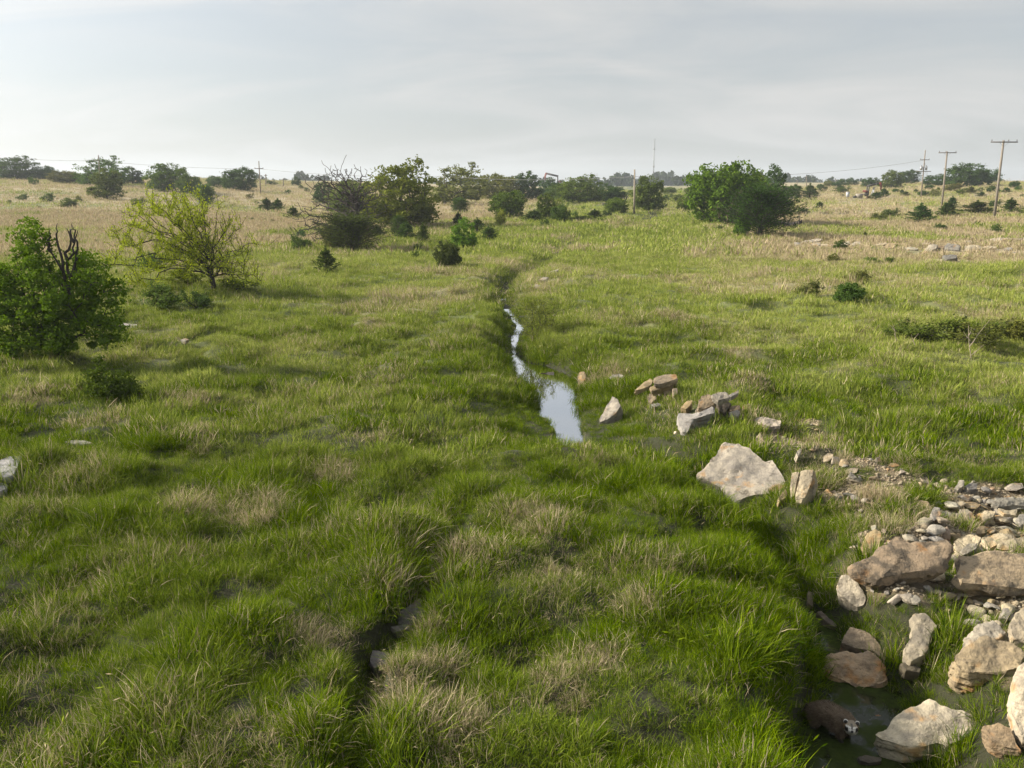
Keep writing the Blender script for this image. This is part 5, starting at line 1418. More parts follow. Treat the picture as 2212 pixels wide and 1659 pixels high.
    for pl, lab, c in L6: slab(lab, pl, C6, (-.40, -.50, .77), 1.2, tuple(v * .85 for v in c), .38, .03, name="ledge_rock", group=led, cuts=3)
    L7 = [([(60, 262), (150, 238), (300, 225), (280, 245), (120, 262)], "thin pale slab at the left of the right ledge", CREAM), ([(240, 280), (300, 230), (380, 225), (400, 290), (300, 300)], "ochre broken lump on the right ledge", TAN), ([(480, 320), (520, 290), (640, 283), (730, 290), (720, 318), (600, 322)], "long low pale slab in front of the ochre lump", (.48, .45, .36)),
          ([(720, 250), (780, 222), (900, 225), (880, 260), (760, 262)], "rubbly pale stones behind the right ledge's centre", CREAM), ([(800, 330), (880, 250), (1000, 250), (980, 300), (900, 345)], "pale sloping rock left of the dark ledge face", PALE), ([(970, 330), (1000, 265), (1090, 260), (1090, 340), (1010, 350)], "rusty dark-hollowed block of the right ledge", (.34, .25, .15)),
          ([(1090, 270), (1140, 235), (1240, 242), (1320, 262), (1300, 330), (1180, 320), (1095, 320)], "grey thick slab in the middle of the right ledge", (.34, .325, .29)), ([(730, 355), (850, 340), (1060, 345), (1100, 370), (900, 372)], "long thin tan slab under the right ledge", TAN), ([(1050, 430), (1080, 400), (1200, 385), (1280, 395), (1260, 440), (1120, 462)], "dark grey rock lying below the right ledge", (.24, .235, .22)),
          ([(1370, 270), (1480, 255), (1580, 258), (1640, 290), (1560, 330), (1400, 340)], "large pale domed rock right of the ledge's centre", (.47, .42, .32)), ([(1360, 235), (1370, 195), (1460, 192), (1500, 215), (1420, 240)], "pale stone behind the large domed ledge rock", PALE), ([(1600, 285), (1690, 265), (1820, 272), (1830, 300), (1650, 310)], "low slab joined to the right of the domed rock", CREAM),
          ([(1730, 170), (1950, 155), (2250, 150), (2330, 165), (2330, 190), (1950, 190), (1800, 210), (1740, 195)], "long raised pale slab running off the right edge", PALE), ([(1790, 350), (1800, 320), (1860, 315), (1850, 360)], "small dark stone below the low joined slab", (.2, .19, .18)), ([(1920, 320), (1950, 290), (2050, 290), (2040, 325)], "grey stone right of the small dark stone", GREY), ([(2020, 375), (2060, 345), (2100, 360), (2090, 385)], "last small grey stone below the right ledge", GREY)]
    for pl, lab, c in L7: slab(lab, pl, C7, (-.40, -.50, .77), 1.2, tuple(v * .85 for v in c), .38, .03, name="ledge_rock", group=led, cuts=3)
    # rubble: single stones over the bare slope
    r = random.Random(42)
    poly = [(1650, 905), (1760, 915), (1870, 985), (2000, 1030), (2205, 1055), (2205, 1460), (2150, 1450), (2080, 1350), (2000, 1300), (1890, 1310), (1840, 1230), (1825, 1140), (1790, 1080), (1690, 1000)]
    n = 0
    while n < 250:
        x, y = r.uniform(1640, 2208), r.uniform(895, 1460)
        if not in_poly(np.array([x]), np.array([y]), poly)[0]: continue
        p = h2(x, y)
        if any((p[0] - a) ** 2 + (p[1] - b) ** 2 < (q * .9) ** 2 for a, b, q in [f for f in ROCK_FOOT if isinstance(f, tuple)] if q > .12 and b < 40): 
            if r.random() < .8: continue
        if vn(x / 90, y / 50, 8) < .32 and r.random() < .7: continue
        w = r.choice([2.5, 3, 3.5, 4, 5, 6, 8]) * (1 + .6 * (y - 900) / 700)
        stone(x * K, y * K, w, "small limestone rubble stone on the bare slope between the boulders", r.choice([PALE, PALE, CREAM, TAN, GREY]), r.uniform(0, .35), group="rubble stones on the bare slope", name="rubble_stone", sink=.2)
        n += 1
    for k in range(150):
        for _ in range(50):
            x, y = r.uniform(1780, 2205), r.uniform(960, 1460)
            if in_poly(np.array([x]), np.array([y]), poly)[0]: break
        w = r.choice([7, 8, 9, 10, 12, 14, 18, 23]) * (.8 + .5 * (y - 900) / 700)
        stone(x * K, y * K, w, "fist-to-head sized limestone block lying loose among the rubble slope", r.choice([PALE, CREAM, CREAM, TAN, GREY]), r.uniform(.1, .45), kind=r.choice([0, 1, 2, 2, 3, 4, 4, 6, 6]), group="loose blocks on the rubble slope", name="loose_block", sink=.22)
    for k in range(70):
        for _ in range(50):
            x, y = (r.uniform(1990, 2205), r.uniform(1040, 1200)) if k < 40 else (r.uniform(2060, 2205), r.uniform(1290, 1450))
            if in_poly(np.array([x]), np.array([y]), poly)[0]: break
        stone(x * K, y * K, r.choice([9, 11, 13, 16, 20, 25]), "flat limestone flake packed among the slabs at the right edge of the rubble", r.choice([PALE, CREAM, CREAM, TAN, GREY]), r.uniform(.15, .5), kind=r.choice([2, 4, 6]), group="flat flakes packed at the right edge", name="stone_flake", sink=.15, lift=.03)
    # gravel: grains nobody could count
    rg = np.random.default_rng(9)
    GVv, GFf, off = [], [], 0
    prot = []
    for me in STONES:
        v = np.empty(len(me.vertices) * 3, np.float32); me.vertices.foreach_get("co", v); prot.append((v.reshape(-1, 3), np.array([p.vertices[:] for p in me.polygons])))
    oct_v = np.array([(1, 0, 0), (-1, 0, 0), (0, 1, 0), (0, -1, 0), (0, 0, .6), (0, 0, -.6)]) * .5
    oct_f = np.array([(0, 2, 4), (2, 1, 4), (1, 3, 4), (3, 0, 4), (2, 0, 5), (1, 2, 5), (3, 1, 5), (0, 3, 5)])
    xs = rg.uniform(min(p[0] for p in bare_poly), max(p[0] for p in bare_poly), 52000); ys = rg.uniform(min(p[1] for p in bare_poly), max(p[1] for p in bare_poly), 52000)
    ok = in_poly(xs, ys, bare_poly) & (rg.uniform(0, 1, len(xs)) < bareness(xs, ys) * .9 + .05); xs, ys = xs[ok], ys[ok]
    ok = ~keep_off(xs, ys, -.05); xs, ys = xs[ok][:9000], ys[ok][:9000]
    zs = terrain(xs, ys); sz = rg.gamma(2.0, .014, len(xs)) + .008
    a = rg.uniform(0, 6.28, len(xs)); jit = rg.uniform(.6, 1.35, (len(xs), 6, 1))
    V = oct_v[None] * sz[:, None, None] * jit
    V = np.stack([V[..., 0] * np.cos(a)[:, None] - V[..., 1] * np.sin(a)[:, None], V[..., 0] * np.sin(a)[:, None] + V[..., 1] * np.cos(a)[:, None], V[..., 2]], -1) + np.stack([xs, ys, zs + sz * .08], 1)[:, None]
    Fg = (np.arange(len(xs)) * 6)[:, None, None] + oct_f
    o = link("gravel", mesh_from("gravel", V.reshape(-1, 3), Fg.reshape(-1, 3), M_ROCK), color=(.44, .37, .26, .1))
    tag(o, "fine limestone gravel over the bare slope", "gravel", kind="stuff")

# ------------------------------------------------------------------ poles, wires, pump jack, mast
M_POLE = mat_wood("weathered_pole", 14)
M_STEEL = mat_plain("galvanised_steel", (.30, .31, .32), .5, .6)
M_BLACK = mat_plain("dark_steel", (.035, .033, .032), .6)
M_RED = mat_plain("red_oxide_steel", (.17, .045, .035), .6)
M_GLASS = mat_plain("insulator_ceramic", (.10, .085, .08), .25)
M_CONC = mat_plain("pale_concrete", (.26, .235, .20), .85)
M_WHITE = mat_plain("white_enamel", (.42, .44, .47), .5, 0, .08)
M_WIRE = mat_plain("aluminium_wire", (.16, .16, .17), .5, .4)

def prism(a, b, ra, rb, sides=8, sq=False):
    a, b = np.array(a, float), np.array(b, float)
    V, Fq = tubes(np.array([a, b]), np.array([-1, 0]), np.array([ra, rb]), sides)
    ra_, rb_ = ra, rb
    d = (b - a) / (np.linalg.norm(b - a) + 1e-9)
    # honest taper and caps
    V = V.reshape(sides, 2, 3); V[:, 0] = a + (V[:, 0] - a) * (ra / max(np.linalg.norm(V[0, 0] - a), 1e-9)); V = V.reshape(-1, 3)
    caps = [np.arange(0, 2 * sides, 2)[None], np.arange(1, 2 * sides, 2)[None][:, ::-1]]
    return V, [Fq] + caps
def boxv(c, s, rot=None):
    v = np.array([(x, y, z) for x in (-.5, .5) for y in (-.5, .5) for z in (-.5, .5)]) * np.array(s)
    if rot is not None: v = v @ np.array(Euler(rot).to_matrix()).T
    f = np.array([(0, 1, 3, 2), (4, 6, 7, 5), (0, 4, 5, 1), (2, 3, 7, 6), (0, 2, 6, 4), (1, 5, 7, 3)])
    return v + np.array(c), [f]
def part(name, geo, mat, parent, color=None, smooth=False):
    gs = geo if isinstance(geo, list) else [geo]
    V, Fs, off = [], [], 0
    for v, fl in gs:
        V.append(v); Fs += [np.asarray(f) + off for f in fl]; off += len(v)
    ks = {}
    for f in Fs: ks.setdefault(f.shape[1], []).append(f)
    return link(name, mesh_from(name, np.concatenate(V), [np.concatenate(x) for x in ks.values()], mat, smooth=smooth), parent, color=color)

POLE_C = (.20, .175, .145, 1)
def at_depth(p, x, y):
    d = ray(x * K, y * K); t = p[1] / d[1]
    return np.array([d[0] * t, p[1], ZC + d[2] * t])

def pole(label, xb, yb, xt, yt, dia, arms=(), yaw=0.0, colr=POLE_C, group="utility poles", white_foot=False, back=0):
    p = h2(xb, yb)
    if back: k = (p[1] + back) / p[1]; p = np.array([p[0] * k, p[1] * k, gz(p[0] * k, p[1] * k)])
    tp = at_depth(p, xt, yt) - p
    s = depth_of(p) * K / F_PX
    e = empty("utility_pole", p); tag(e, label, "utility pole", group)
    part("pole", prism((0, 0, -.4), tp, dia / 2, dia / 2 * .72, 9), M_POLE, e, colr, True)
    for (ya, half, ins, brace) in arms:
        t = 1 - (ya - yt) / (yb - yt); c = tp * t + np.array([0, -dia * .6, 0])
        L = half * s
        A = part("crossarm", boxv(c, (2 * L, .12, .13), (0, 0, yaw)), M_POLE, e, (.10, .088, .075, 1))
        for q in ins:
            b = c + np.array([q * L, q * L * math.sin(yaw) * .0, .065])
            part("insulator", [prism(b, b + [0, 0, .12], .02, .02, 5), prism(b + [0, 0, .10], b + [0, 0, .22], .06, .045, 6)], M_GLASS, A)
        if brace:
            for q in (-1, 1):
                part("brace", prism(c + np.array([q * L * .38, 0, 0]), c + np.array([0, 0, -.55 * min(1, L)]), .016, .016, 4), M_STEEL, e)
    return e, p, tp

def wire(label, a, b, sag, rad=.022):
    a, b = np.array(a, float), np.array(b, float)
    t = np.linspace(0, 1, 25)[:, None]
    q = a * (1 - t) + b * t; q[:, 2] -= 4 * sag * (t * (1 - t))[:, 0]
    V, Fq = tubes(q - a, np.array([-1] + list(range(24))), np.full(25, rad), 4)
    o = link("overhead_wire", mesh_from("overhead_wire", V, Fq, M_WIRE), loc=a)
    tag(o, label, "wire", "overhead wires")

def build_poles():
    pole("nearest leaning pole with crossarm and three insulators on the far right", 2147, 474, 2168, 303, .34, [(307, 28.5, (-.93, .32, .93), True)])
    pole("middle crossarm pole between the nearest one and the transformer pole", 2034, 449, 2046, 327, .32, [(330, 19, (-.93, -.2, .93), True)])
    e3, p3, t3 = pole("pole with two hanging transformers and two crossarms", 1989.5, 427, 1999, 324, .30, [(345, 10, (-.9, .9), False), (370, 15.5, (), True)])
    s = depth_of(p3) * K / F_PX
    for q, w in ((-.55, .26), (.52, .22)):
        c = t3 * .62 + np.array([q, -.1, 0])
        b = part("transformer", prism(c + [0, 0, -.38], c + [0, 0, .38], w, w, 10), M_STEEL, e3, smooth=True)
        part("bushing", prism(c + [0, 0, .38], c + [0, 0, .66], .05, .035, 6), M_GLASS, b)
        part("bracket", boxv(t3 * .62 + np.array([q * .5, -.08, .1]), (abs(q), .05, .06)), M_STEEL, e3)
    for k, (x1, y1) in enumerate(((2012, 392), (2019, 402))):
        g = at_depth(p3, x1, y1 - 2) - p3
        part("guy_wire", prism(t3 * .78, np.array([g[0] * 1.0, g[1] + 2.0, g[2] - .2]), .018, .018, 4), M_WIRE, e3)
    em, pm, tm = pole("plain pale wooden pole with a small bracket in the green swale", 1370, 463, 1371, 366, .30, colr=(.27, .235, .185, 1))
    part("bracket", boxv(tm * .83 + np.array([-.28, 0, 0]), (.5, .1, .12)), M_STEEL, em)
    e9, p9, t9 = pole("thin pole with a whitish foot beside the open-topped olive tree", 960.5, 442, 959.5, 365, .24, colr=(.13, .11, .09, 1))
    part("white_sleeve", prism((0, 0, 0), t9 * .2, .15, .14, 9), M_WHITE, e9, smooth=True)
    e5, p5, t5 = pole("pole with one short crossarm left of the dead tree", 563, 420, 559, 348, .28, [(364, 9.5, (-.9, .9), False)])
    e2, p2_, t2 = pole("pole rising behind the broad open-topped tree on the left", 217, 404, 212.5, 335, .28, [(347, 9, (-.9, .9), False)], yaw=.1)
    spans = [(p3 + t3 * .79, pm + tm * .84), (pm + tm * .84, p9 + t9 * .80), (p9 + t9 * .80, p5 + t5 * .77), (p5 + t5 * .77, p2_ + t2 * .82)]
    left = p2_ + t2 * .82; out = left + (left - (p5 + t5 * .77)) * 1.0
    spans.append((left, out))
    labs = ["wire sagging from the transformer pole to the plain pale pole", "wire from the plain pale pole to the thin white-footed pole", "wire from the thin pole to the short-crossarm pole behind the dead tree", "wire from the short-crossarm pole to the leftmost pole", "wire leaving the picture left of the leftmost pole"]
    for (a, b), lb in zip(spans, labs): wire(lb, a, b, np.linalg.norm(b - a) * .012)
    far = "tiny far poles on the horizon"
    for (x, yb, yt) in [(574, 401, 376), (612, 402, 385), (1742, 403, 380), (1806, 401, 387), (1722, 402, 389), (1230, 403, 387), (1333, 403, 388)]:
        pole("tiny far utility pole standing on the horizon", x, yb, x, yt, .34, [(yt + 3, 3.5, (), False)], group=far)
    # twin-pole tower
    p = h2(1287, 398.5); k = 480 / p[1] if p[1] < 480 else 1; p = p * k; p[2] = gz(p[0], p[1]); s = depth_of(p) * K / F_PX
    e = empty("transmission_tower", p); tag(e, "twin-pole transmission tower behind the large full tree", "tower")
    H = (ZC + ray(1287 * K, 374 * K)[2] / ray(1287 * K, 374 * K)[1] * p[1]) - p[2]
    for q in (-1, 1): part("pole", prism((q * 2.2 * s, 0, -.5), (q * 2.2 * s, 0, H), .35, .3, 6), M_POLE, e, POLE_C)
    part("crossarm", boxv((0, -.4, H * .84), (7 * s, .3, .4)), M_POLE, e, POLE_C)
    # radio mast
    y = 1150.0; x = (1403.6 * K - 512) / F_PX * y * 1.0
    p = np.array([x, y, gz(x, y)]); d = ray(1407.3 * K, 299 * K); H = ZC + d[2] / d[1] * y - p[2]
    e = empty("radio_mast", p); tag(e, "thin tall radio mast far off above the lopsided tree", "mast")
    tri = [(0, .7, 0), (-.6, -.35, 0), (.6, -.35, 0)]
    for q in tri: part("mast_leg", prism(q, np.array(q) + [0, 0, H], .17, .17, 4), M_STEEL, e)
    for k in range(24):
        z = H * k / 24
        part("lattice_brace", [prism(np.array(tri[i]) + [0, 0, z], np.array(tri[(i + 1) % 3]) + [0, 0, z + H / 24], .06, .06, 3) for i in range(3)], M_STEEL, e)
    for z in (.42, .78): part("antenna", boxv((0, 0, H * z), (2.2, 1.4, 1.6)), M_STEEL, e)

def pump_jack(label, p, u, flip=1):
    """u metres per crop pixel; crop origin x 480, ground y 588"""
    e = empty("pump_jack", p); tag(e, label, "pump jack")
    def q(cx, cy, dy=0.0): return np.array([flip * (cx - 480) * u, dy, (588 - cy) * u])
    part("skid", boxv(q(480, 584), (500 * u, 1.1, 10 * u)), M_CONC, e)
    part("gearbox", boxv(q(510, 500), (90 * u, .9, 34 * u)), M_CONC, e)
    part("engine_housing", boxv(q(420, 530), (120 * u, 1.0, 84 * u)), M_CONC, e)
    part("engine", boxv(q(335, 550), (70 * u, .7, 44 * u)), M_BLACK, e)
    for d in (-.45, .45): part("post_leg", prism(q(700, 582, d), q(714, 342, 0), 9 * u, 9 * u, 6), M_STEEL, e)
    part("back_leg", prism(q(640, 582, 0), q(712, 345, 0), 7 * u, 7 * u, 6), M_STEEL, e)
    part("ladder", [prism(q(738, 582, -.3), q(738, 270, -.3), 2.5 * u, 2.5 * u, 4)], M_STEEL, e)
    V, Fl = boxv((0, 0, 0), (240 * u, .35, 38 * u), (0, -flip * math.atan2(50, 215), 0))
    b = part("walking_beam", (V + q(695, 305), Fl), M_BLACK, e)
    out = [(795, 285), (815, 258), (845, 258), (862, 300), (868, 350), (858, 412), (846, 410), (838, 350), (822, 300)]
    n = len(out); vv = np.array([q(a, c, -.2) for a, c in out] + [q(a, c, .2) for a, c in out])
    fs = [np.array([[i, (i + 1) % n, n + (i + 1) % n, n + i] for i in range(n)]), np.arange(n)[None, ::-1], (np.arange(n) + n)[None]]
    part("horse_head", (vv, fs), M_RED, b)
    for d in (-.5, .5):
        part("pitman_arm", prism(q(590, 335, d), q(585, 520, d), 13 * u, 13 * u, 6), M_BLACK, e)
        c = part("crank", boxv(q(570, 490, d), (26 * u, .12, 90 * u), (0, .2, 0)), M_BLACK, e)
        part("counterweight", boxv(q(540, 440, d), (70 * u, .25, 36 * u), (0, .3, 0)), M_RED, c)
    part("brake_drum", prism(q(610, 552, -.5), q(610, 552, .5), 28 * u, 28 * u, 10), M_RED, e)
    part("polished_rod", prism(q(852, 410), q(852, 588), 2 * u, 2 * u, 5), M_STEEL, e)
    return e

def build_oilfield():
    cx, cy = (2520 + 480 / 7.373) * K3, (520 + 588 / 7.373) * K3
    p = hit(cx, cy); u = depth_of(p) / F_PX * K3 / 7.373
    p[2] += .25
    pump_jack("pump jack with red horse head on the right rise", p, u * 1.08)
    x, yb = 1685 * K3, 563 * K3
    y = 420.0; xx = (x - 512) / F_PX * y; p = np.array([xx, y, gz(xx, y)])
    pump_jack("far pump jack, only its tilted beam shows above the mid trees", p, .022, -1)
    # meter box on a stake
    p = hit((2520 + 150 / 7.373) * K3, (520 + 590 / 7.373) * K3); u = depth_of(p) / F_PX * K3 / 7.373
    e = empty("meter_box", p); tag(e, "white box on a thin stake left of the pump jack", "box")
    part("stake", prism((0, 0, -.2), (0, 0, 70 * u), 5 * u, 5 * u, 6), M_STEEL, e)
    part("cabinet", boxv((12 * u, 0, 118 * u), (58 * u, 50 * u, 105 * u)), M_WHITE, e)
    part("cabinet_roof", boxv((12 * u, 0, 175 * u), (66 * u, 56 * u, 10 * u)), M_STEEL, e)
    # cattle feeder in the centre field
    p = hit((1640 + 1198 / 6.91) * K3, (500 + 830 / 6.91) * K3); u = depth_of(p) / F_PX * K3 / 6.91
    e = empty("cattle_feeder", p); tag(e, "small dark feed rack with legs in the middle field", "feeder")
    part("tray", boxv((0, 0, 58 * u), (84 * u, 60 * u, 22 * u)), M_BLACK, e)
    for a in (-1, 1):
        for b in (-1, 1): part("leg", boxv((a * 30 * u, b * 22 * u, 24 * u), (12 * u, 10 * u, 50 * u)), M_BLACK, e)

def log_mesh(pts, radii_, seed, name):
    r = np.random.default_rng(seed)
    q = []
    R = []
    for i in range(len(pts) - 1):
        for t in np.linspace(0, 1, 6, endpoint=(i == len(pts) - 2)):
            q.append(np.array(pts[i]) * (1 - t) + np.array(pts[i + 1]) * t + r.normal(0, .012, 3)); R.append((radii_[i] * (1 - t) + radii_[i + 1] * t) * r.uniform(.85, 1.15))
    V, Fq = tubes(np.array(q), np.array([-1] + list(range(len(q) - 1))), np.array(R), 8)
    V = V + r.normal(0, .006, V.shape)
    return mesh_from(name, V, Fq, M_WOOD, smooth=True)

def build_logs():
    # rotten log by the low bush
    p = h2(268, 868)
    e = empty("rotten_log", p); tag(e, "dark rotten log lying under the low leafy bush", "log")
    s = depth_of(p) * K / F_PX
    link("log_trunk", log_mesh([(-30 * s, 0, 2 * s), (0, .05, 7 * s), (28 * s, .15, 16 * s)], [.075, .085, .05], 3, "log_trunk"), e, color=(.045, .036, .03, 1))
    link("broken_branch", log_mesh([(5 * s, .05, 8 * s), (20 * s, -.1, 6 * s), (45 * s, -.2, 12 * s)], [.03, .025, .012], 4, "broken_branch"), e, color=(.06, .05, .04, 1))
    # charred fallen trunk right of the massive cedar
    p = hit((2330 + 240 / 5.978) * K3, (640 + 285 / 5.978) * K3); u = depth_of(p) / F_PX * K3 / 5.978
    def q(x, y, d=0.0): return np.array([(x - 240) * u, d, (285 - y) * u + .28])
    e = empty("fallen_trunk", p); tag(e, "charred fallen trunk with upturned root right of the massive cedar", "log")
    link("log_trunk", log_mesh([q(-60, 240), q(60, 240), q(130, 262), q(250, 262), q(330, 245), q(410, 225)], [.30, .36, .28, .26, .30, .34], 5, "log_trunk"), e, color=(.05, .042, .045, 1))
    for k, (a, b, w) in enumerate([((405, 225), (445, 160), .10), ((400, 235), (432, 275), .12), ((415, 225), (436, 205), .1), ((190, 255), (205, 195), .06), ((205, 195), (240, 150), .035), ((205, 200), (222, 150), .03), ((60, 235), (40, 190), .06)]):
        link("root" if k < 3 else "broken_branch", log_mesh([q(*a), q((a[0] + b[0]) / 2 + 4, (a[1] + b[1]) / 2), q(*b)], [w * 1.6, w, w * .5], 10 + k, "root"), e, color=(.05, .042, .042, 1))
    p2 = hit((2330 + 395 / 5.978) * K3, (640 + 290 / 5.978) * K3)
    link("snag", log_mesh([(0, 0, -.1), (-.02 * 1, 0, 150 * u), (-.08, 0, 290 * u)], [.11, .08, .035], 31, "snag"), None, loc=p2, color=(.075, .062, .05, 1))
    tag(bpy.data.objects["snag"], "thin upright dead snag beside the fallen trunk's root", "snag")

# ------------------------------------------------------------------ raccoon at the puddle
def build_raccoon():
    feet = hit(2528 * K3, 2258 * K3)
    pos = np.array([feet[0], feet[1], 0]); pos[2] = max(gz(pos[0], pos[1]), -.85)
    rump = hit(2474 * K3, 2236 * K3)
    hd = math.radians(-52)
    S_ = 1.0
    e = empty("raccoon", pos, hd)
    tag(e, "raccoon at the puddle's edge looking up towards the camera", "raccoon")
    # local: x forward, y left, z up; front paws near the origin
    toc = Vector((0, 0, ZC)) - Vector(pos)
    az = math.atan2(toc.y, toc.x) - hd
    az = (az + math.pi) % (2 * math.pi) - math.pi
    az = max(-1.1, min(1.1, az)) * .92
    hx = Vector((math.cos(az) * math.cos(.28), math.sin(az) * math.cos(.28), math.sin(.28)))
    pit = Vector((.06, 0, .215))
    head = pit + Vector((math.cos(az) * .085, math.sin(az) * .085, .02))
    nodes = [("pelvis", (-.34, 0, .185), .098), ("loin", (-.24, 0, .225), .118), ("back", (-.12, 0, .215), .112), ("chest", (-.01, 0, .175), .092), ("neck", tuple(pit), .078),
             ("head", tuple(head), .070), ("face", tuple(head + hx * .055), .046), ("muzzle", tuple(head + hx * .095), .026), ("nose", tuple(head + hx * .118), .014)]
    ed = [(i, i + 1) for i in range(8)]
    def add(par, co, r):
        nodes.append(("", co, r)); ed.append((par, len(nodes) - 1)); return len(nodes) - 1
    for s in (-1, 1):
        a = add(0, (-.31, s * .075, .13), .062); a = add(a, (-.25, s * .085, .085), .040); a = add(a, (-.335, s * .085, .05), .024); a = add(a, (-.28, s * .088, .014), .020); add(a, (-.25, s * .09, .010), .014)
        a = add(3, (.0, s * .062, .11), .043); a = add(a, (-.005, s * .066, .06), .027); a = add(a, (.02, s * .066, .015), .020); add(a, (.055, s * .068, .010), .015)
    a = add(0, (-.43, 0, .15), .045); a = add(a, (-.52, .02, .10), .046); a = add(a, (-.60, .05, .06), .044); add(a, (-.67, .09, .05), .022)
    me = bpy.data.meshes.new("body")
    me.from_pydata([tuple(c * S_ for c in n[1]) for n in nodes], ed, [])
    o = bpy.data.objects.new("skin_tmp", me); col.objects.link(o)
    sk = o.modifiers.new("skin", "SKIN"); sk.use_smooth_shade = True
    sv = me.skin_vertices[0].data
    for i, n in enumerate(nodes): sv[i].radius = (n[2] * S_ * 1.05, n[2] * S_ * 1.05)
    sv[0].use_root = True
    ss = o.modifiers.new("sub", "SUBSURF"); ss.levels = ss.render_levels = 3
    dg = bpy.context.evaluated_depsgraph_get()
    em = bpy.data.meshes.new_from_object(o.evaluated_get(dg))
    bpy.data.objects.remove(o)
    v = np.empty(len(em.vertices) * 3, np.float32); em.vertices.foreach_get("co", v); v = v.reshape(-1, 3)
    H = np.array(head) * S_; X = np.array(hx); Yl = np.cross([0, 0, 1], X); Yl /= np.linalg.norm(Yl); Zl = np.cross(X, Yl)
    q = v - H; fx, fy, fz = q @ X / S_, q @ Yl / S_, q @ Zl / S_
    r = np.random.default_rng(3)
    def fur_col(vv, fx, fy, fz):
        n = len(vv)
        c = np.tile([.125, .092, .060], (n, 1)) * (.7 + .7 * vn(vv[:, 0] * 60, vv[:, 1] * 60 + vv[:, 2] * 41, 4))[:, None]
        low = S(.10, .04, vv[:, 2] / S_)[:, None]; c = c * (1 - low) + np.array([.03, .026, .02]) * low
        tail = (vv[:, 0] < -.42 * S_); ringm = tail & (np.sin(vv[:, 0] / S_ * 55) > .1); c[ringm] = (.016, .014, .012); c[tail & ~ringm] = (.17, .14, .10)
        hd_ = (np.sqrt(fx ** 2 + fy ** 2 + fz ** 2) < .17) & (fx > -.03)
        c[hd_] = (.26, .22, .165)
        c[hd_ & (fx < .02) & (np.abs(fy) > .045)] = (.20, .125, .06)      # tawny ruff
        brow = hd_ & (fx > .015) & (fz > .018) & (fz < .034) & (np.abs(fy) > .010); c[brow] = (.62, .60, .55)
        mask = hd_ & (fx > .012) & (fz > -.022) & (fz < .019) & (np.abs(fy) > .013) & (np.abs(fy) < .075); c[mask] = (.012, .011, .010)
        bridge = hd_ & (fx > .03) & (np.abs(fy) < .010) & (fz > .0); c[bridge] = (.11, .10, .085)
        muz = hd_ & (fx > .055) & (fz < .016) & (np.abs(fy) < .034); c[muz] = (.66, .64, .60)
        lowc = hd_ & (fz < -.022) & (fx > .0); c[lowc] = (.50, .47, .42)
        nose = hd_ & (fx > .112); c[nose] = (.008, .008, .008)
        return c
    cc = fur_col(v, fx, fy, fz)
    ca = em.color_attributes.new("fur", "FLOAT_COLOR", "POINT"); ca.data.foreach_set("color", np.concatenate([cc, np.ones((len(cc), 1))], 1).astype(np.float32).ravel())
    m, nt = new_mat("raccoon_fur"); t = NT(nt)
    ac = t.attr("fur").outputs["Color"]
    t.out(t.n("ShaderNodeBsdfPrincipled", {"Base Color": ac, "Roughness": .8}).outputs[0])
    em.materials.clear(); em.materials.append(m); em.name = "body"
    body = link("body", em, e)
    # coat: short guard hairs
    pn = np.empty(len(em.polygons) * 3, np.float32); em.polygons.foreach_get("normal", pn); pn = pn.reshape(-1, 3)
    pc = np.empty(len(em.polygons) * 3, np.float32); em.polygons.foreach_get("center", pc); pc = pc.reshape(-1, 3)
    ar = np.empty(len(em.polygons), np.float32); em.polygons.foreach_get("area", ar)
    k = r.choice(len(pc), 15000, p=ar / ar.sum())
    b0 = pc[k] + r.normal(0, .003, (len(k), 3)); nn = pn[k]
    back = np.tile([-1.0, 0, -.25], (len(k), 1))
    qh = b0 - H; hfx, hfy, hfz = qh @ X / S_, qh @ Yl / S_, qh @ Zl / S_
    ish = (np.sqrt(hfx ** 2 + hfy ** 2 + hfz ** 2) < .17) & (hfx > -.03)
    d = nn * .55 + back * .8 + r.normal(0, .22, (len(k), 3)); d[ish] = nn[ish] * .6 - X * .7 + r.normal(0, .15, (ish.sum(), 3))
    d /= np.linalg.norm(d, axis=1, keepdims=True)
    Ln = np.where(ish, .010, .030) * r.uniform(.7, 1.3, len(k)); Ln = np.where(ish & (hfx > .05), .004, Ln); Ln = np.where(b0[:, 2] < .07, .008, Ln)
    wv = np.cross(d, r.normal(0, 1, d.shape)); wv /= np.linalg.norm(wv, axis=1, keepdims=True); wv *= .0016
    HV = np.stack([b0 - wv, b0 + wv, b0 + d * Ln[:, None]], 1).reshape(-1, 3)
    fm = mesh_from("coat", HV, np.arange(3 * len(k)).reshape(-1, 3), m)
    hc = fur_col(b0, hfx, hfy, hfz) * r.uniform(.7, 1.5, (len(k), 1))
    ca = fm.color_attributes.new("fur", "FLOAT_COLOR", "POINT"); ca.data.foreach_set("color", np.repeat(np.concatenate([hc, np.ones((len(k), 1))], 1), 3, 0).astype(np.float32).ravel())
    tag(link("coat", fm, body), kind="stuff")
    # ears, eyes, nose
    M_EAR = mat_plain("ear_fur", (.16, .14, .12), .9); M_EARW = mat_plain("ear_rim", (.62, .60, .56), .9, 0, .1); M_EYE = mat_plain("dark_eye", (.006, .005, .005), .08)
    Hs = Vector(H); Xv, Yv, Zv = Vector(X), Vector(Yl), Vector(Zl)
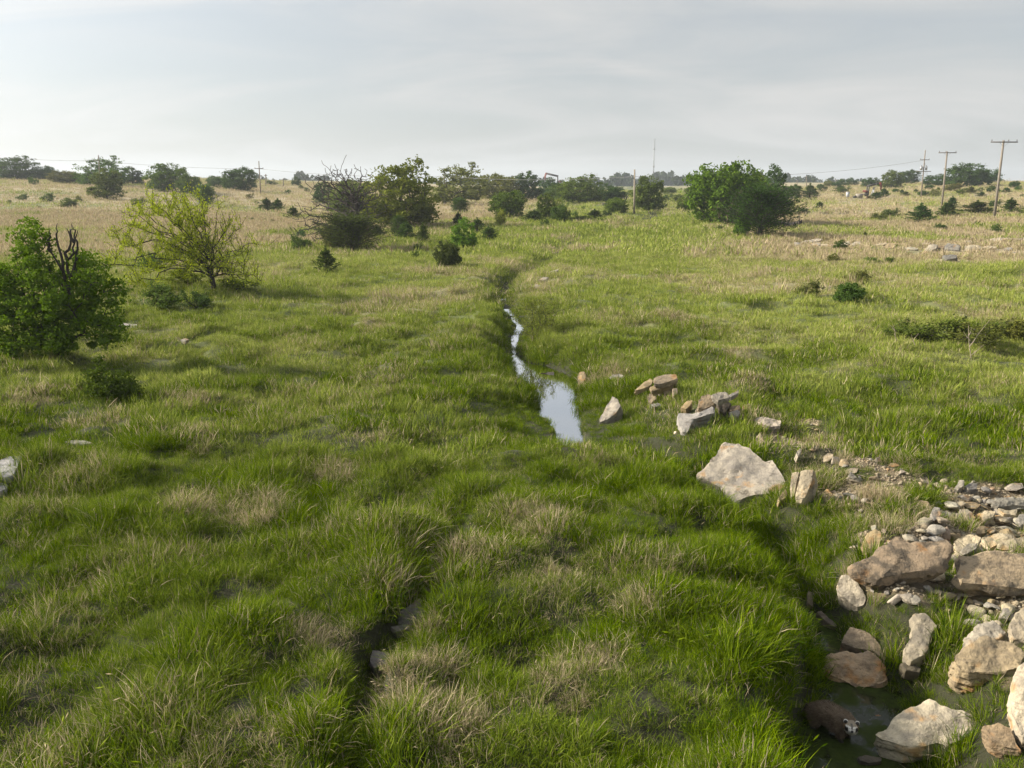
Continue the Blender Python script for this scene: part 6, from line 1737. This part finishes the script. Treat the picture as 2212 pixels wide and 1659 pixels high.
    def ellip(name, c, r3, mat, axes, parent):
        bm = bmesh.new(); bmesh.ops.create_icosphere(bm, subdivisions=2, radius=1)
        for w in bm.verts: w.co = c + axes[0] * w.co.x * r3[0] + axes[1] * w.co.y * r3[1] + axes[2] * w.co.z * r3[2]
        mm = bpy.data.meshes.new(name); bm.to_mesh(mm); bm.free(); mm.materials.append(mat)
        mm.polygons.foreach_set("use_smooth", np.ones(len(mm.polygons), bool))
        return link(name, mm, parent)
    for s in (-1, 1):
        c = Hs + (Xv * -.012 + Yv * s * .054 + Zv * .056) * S_
        zz_ = (Zv * .85 + Yv * s * .5).normalized(); ax = (Xv, zz_.cross(Xv), zz_)
        ea = ellip("ear", c, (.009 * S_, .023 * S_, .025 * S_), M_EARW, ax, e)
        ellip("inner_ear", c + Xv * .006 * S_ - Zv * .003, (.008 * S_, .019 * S_, .021 * S_), M_BLACK, ax, ea)
        ellip("eye", Hs + (Xv * .062 + Yv * s * .027 + Zv * .006) * S_, (.009 * S_, .009 * S_, .009 * S_), M_EYE, (Xv, Yv, Zv), e)
    ellip("nose", Hs + Xv * .124 * S_ + Zv * .002, (.011 * S_, .013 * S_, .010 * S_), M_EYE, (Xv, Yv, Zv), e)
    ROCK_FOOT.append((pos[0] - .1, pos[1] + .1, .26)); ROCK_FOOT.append((pos[0] + .15, pos[1] - .25, .22))

def build_haze():
    v = np.array([(x, y, z) for x in (-4300, 4300) for y in (-60, 4400) for z in (-6, 85)], float)
    f = np.array([(0, 1, 3, 2), (4, 6, 7, 5), (0, 4, 5, 1), (2, 3, 7, 6), (0, 2, 6, 4), (1, 5, 7, 3)])
    m = bpy.data.materials.new("haze_air"); m.use_nodes = True; nt = m.node_tree; nt.nodes.clear()
    o_ = nt.nodes.new("ShaderNodeOutputMaterial"); pv = nt.nodes.new("ShaderNodeVolumePrincipled")
    pv.inputs["Color"].default_value = (.80, .88, .97, 1); pv.inputs["Density"].default_value = HAZE
    pv.inputs["Anisotropy"].default_value = .2
    nt.links.new(pv.outputs[0], o_.inputs["Volume"])
    tag(link("haze", mesh_from("haze", v, f, m)), "thin even haze in the air over the plain", "haze", kind="stuff")
HAZE = 0.0003

build_rocks()
build_ground()
build_raccoon()
build_trees()
build_poles()
build_oilfield()
build_logs()
build_grass()
if HAZE: build_haze()
